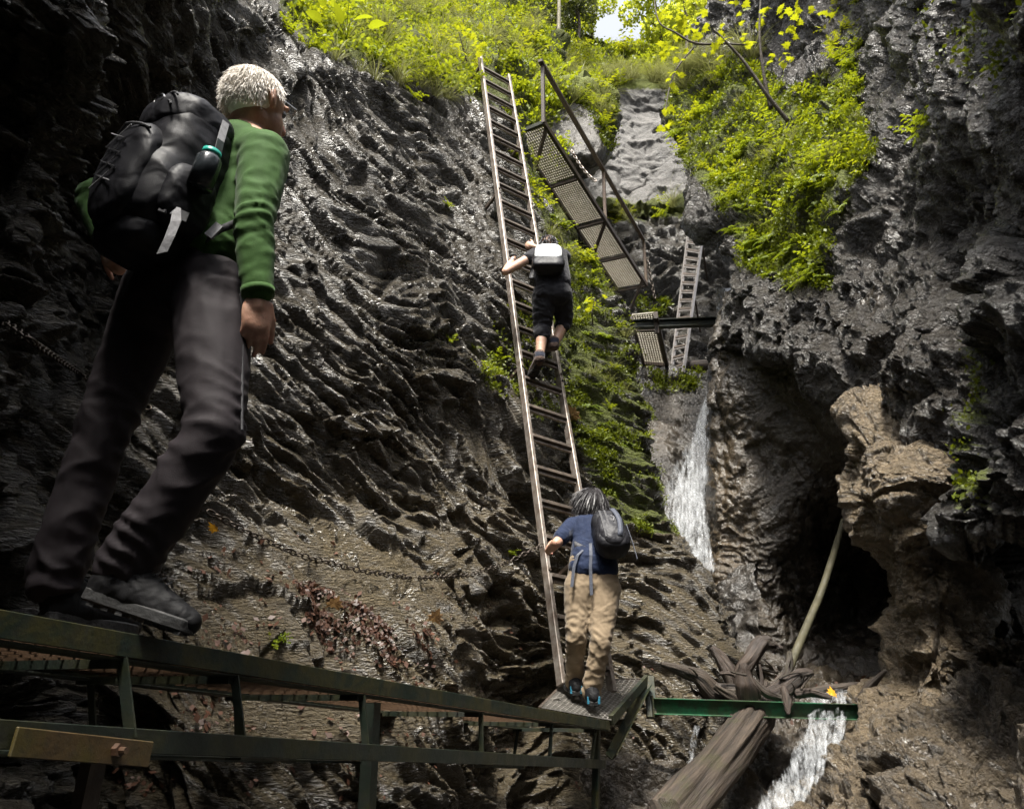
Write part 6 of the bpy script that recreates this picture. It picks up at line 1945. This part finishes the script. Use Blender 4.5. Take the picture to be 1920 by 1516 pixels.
# ---- dead leaves
def fallen(px, py, rname, me, label, s, name='fallen_leaf'):
    p = on_rock(rname, px, py, .03, 12)
    o = bpy.data.objects.new(name, me)
    COL.objects.link(o)
    o.location = p
    o.rotation_euler = (1.1 + random.uniform(-.3, .3), random.uniform(-.4, .4), random.uniform(2.4, 3.8))
    o.scale = (s,) * 3
    return tag(o, label, 'leaf')
fallen(1078, 790, 'rock_wall_left', TL, 'large tan dead maple leaf caught in the moss right of the long ladder', 1.25)
OL = maple_leaf_mesh('leaf', .12); OL.materials.append(M['orange_leaf'])
p = V(1562, 1306, 6.6)
o = bpy.data.objects.new('fallen_leaf', OL); COL.objects.link(o); o.location = p; o.rotation_euler = (1.2, .2, .3); o.scale = (.8,) * 3
tag(o, 'orange leaf stranded on the driftwood above the lower fall', 'leaf')
for px, py, lb in ((622, 1142, 'pale tan oak leaf on top of the brown leaf litter'), (812, 1168, 'tan leaf on bare wet rock right of the brown leaf litter'), (405, 998, 'small orange leaf on the rock beside the long chain')):
    fallen(px, py, 'rock_wall_left', TL if 'tan' in lb else OL, lb, .55)
moss('leaf_litter', 'rock_wall_left', [(555, 1092), (640, 1105), (800, 1180), (830, 1245), (700, 1250), (610, 1215), (570, 1150)], 2200, .026, 41, 'dead', .2, 1.5, True, -.3)
moss('scattered_leaves', 'rock_wall_left', [(380, 960), (1000, 1120), (1300, 1250), (1250, 1500), (200, 1500), (330, 1150)], 900, .03, 42, 'dead', .2, 2.0, True, .1)
moss('walkway_debris', 'stream_bed', [(1250, 1290), (1650, 1280), (1640, 1340), (1260, 1340)], 500, .05, 43, 'dead', -.2)
sapl = [(515, 1203), (958, 1036), (842, 386), (846, 640), (890, 652)]
rnd = np.random.RandomState(5)
for (px, py), lb in zip(sapl, ('tiny green sprout on the rock right of the older walker\'s boot', 'tiny green sprout just above the sagging chain', 'tiny green tuft high on the left rock face', 'small yellowish plant left of the climber\'s feet', 'small green plant beside the climber\'s feet, near the ladder rail')):
    q = on_rock('rock_wall_left', px, py, .0, 12)
    plant_at('herb', q, (0.5, -.7, .5), .28, rnd, lb, None, .8)

# ================================================================== TREES at the head of the gorge
def crown_mesh(seed, n, rx, rz, leaf, k=9):
    r = np.random.RandomState(seed)
    cen = r.normal(size=(k, 3)) * np.array([rx, rx, rz]) * .55
    which = r.randint(k, size=n)
    d = r.normal(size=(n, 3)); d /= np.linalg.norm(d, axis=1, keepdims=True)
    P = cen[which] + d * (r.uniform(.3, 1, n) ** .5)[:, None] * np.array([rx, rx, rz]) * .48
    a = r.normal(size=(n, 3)); a /= np.linalg.norm(a, axis=1, keepdims=True)
    b = np.cross(a, r.normal(size=(n, 3))); b /= np.linalg.norm(b, axis=1, keepdims=True)
    L = (leaf * r.uniform(.6, 1.3, n))[:, None]
    v = np.stack([P - a * L * .5, P + b * L * .4, P + a * L * .5, P - b * L * .4], 1).reshape(-1, 3)
    return np_mesh('crown', v, np.arange(4 * n).reshape(-1, 4), False), cen
CR = [crown_mesh(s_, 2600, 1.7, 1.9, .24) for s_ in (1, 2, 3)]
for me, _ in CR: me.materials.append(M['canopy'])
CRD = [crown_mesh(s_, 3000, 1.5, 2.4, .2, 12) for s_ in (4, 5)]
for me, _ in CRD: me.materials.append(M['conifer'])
tree_spec = [(1045, 95, 24.0, -140, 0, 'pale-stemmed slender tree', 'bark_pale', 1.0, 0), (1083, 60, 29, 6, 1, 'slim dark green tree', 'bark', .7, 1), (1012, 62, 27, 4, 1, 'broad dark green tree', 'bark', .75, 0),
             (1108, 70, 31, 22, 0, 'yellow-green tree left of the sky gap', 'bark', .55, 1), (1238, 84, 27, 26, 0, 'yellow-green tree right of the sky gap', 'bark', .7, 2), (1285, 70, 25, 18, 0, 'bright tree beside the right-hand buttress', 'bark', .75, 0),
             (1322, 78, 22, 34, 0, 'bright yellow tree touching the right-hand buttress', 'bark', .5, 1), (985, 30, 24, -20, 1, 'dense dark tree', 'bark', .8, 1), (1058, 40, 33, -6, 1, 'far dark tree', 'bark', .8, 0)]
extra = {0: ' standing behind the upper handrail', 1: ' on the far slope left of the sky gap', 2: ' at the far left of the gorge head', 7: ' above the grassy bank behind the long ladder', 8: ' between the two slim stems'}
for i, (px, py, Y, cpy, kind, lb, bk, cs2, vi) in enumerate(tree_spec):
    b = V(px, py + 12, Y)
    t_ = empty('tree', b, lb + extra.get(i, '') + ' at the head of the gorge' * (i not in extra), 'tree', 'trees at the head of the gorge')
    me, cen = (CR if kind == 0 else CRD)[vi % (3 if kind == 0 else 2)]
    co_ = V(px + RS.uniform(-6, 6), cpy, Y)
    top = lerp(b, co_, .9)
    limb('trunk', [b - Vector((0, 0, .5)), lerp(b, top, .5) + Vector((.08, 0, 0)), top], [.09, .07, .04], M[bk], t_, 8, 6, .08, i * 3.0)
    for c in cen[:6]:
        limb('branch', [lerp(b, top, .55 + RS.rand() * .35), lerp(top, co_ + Vector(c * cs2), .5), co_ + Vector(c * cs2)], [.04, .028, .012], M[bk], t_, 6, 4, .1, i + c[0])
    o = bpy.data.objects.new('crown', me)
    COL.objects.link(o)
    o.parent = t_
    o.matrix_parent_inverse = t_.matrix_basis.inverted()
    o.location = co_
    o.scale = (cs2,) * 3
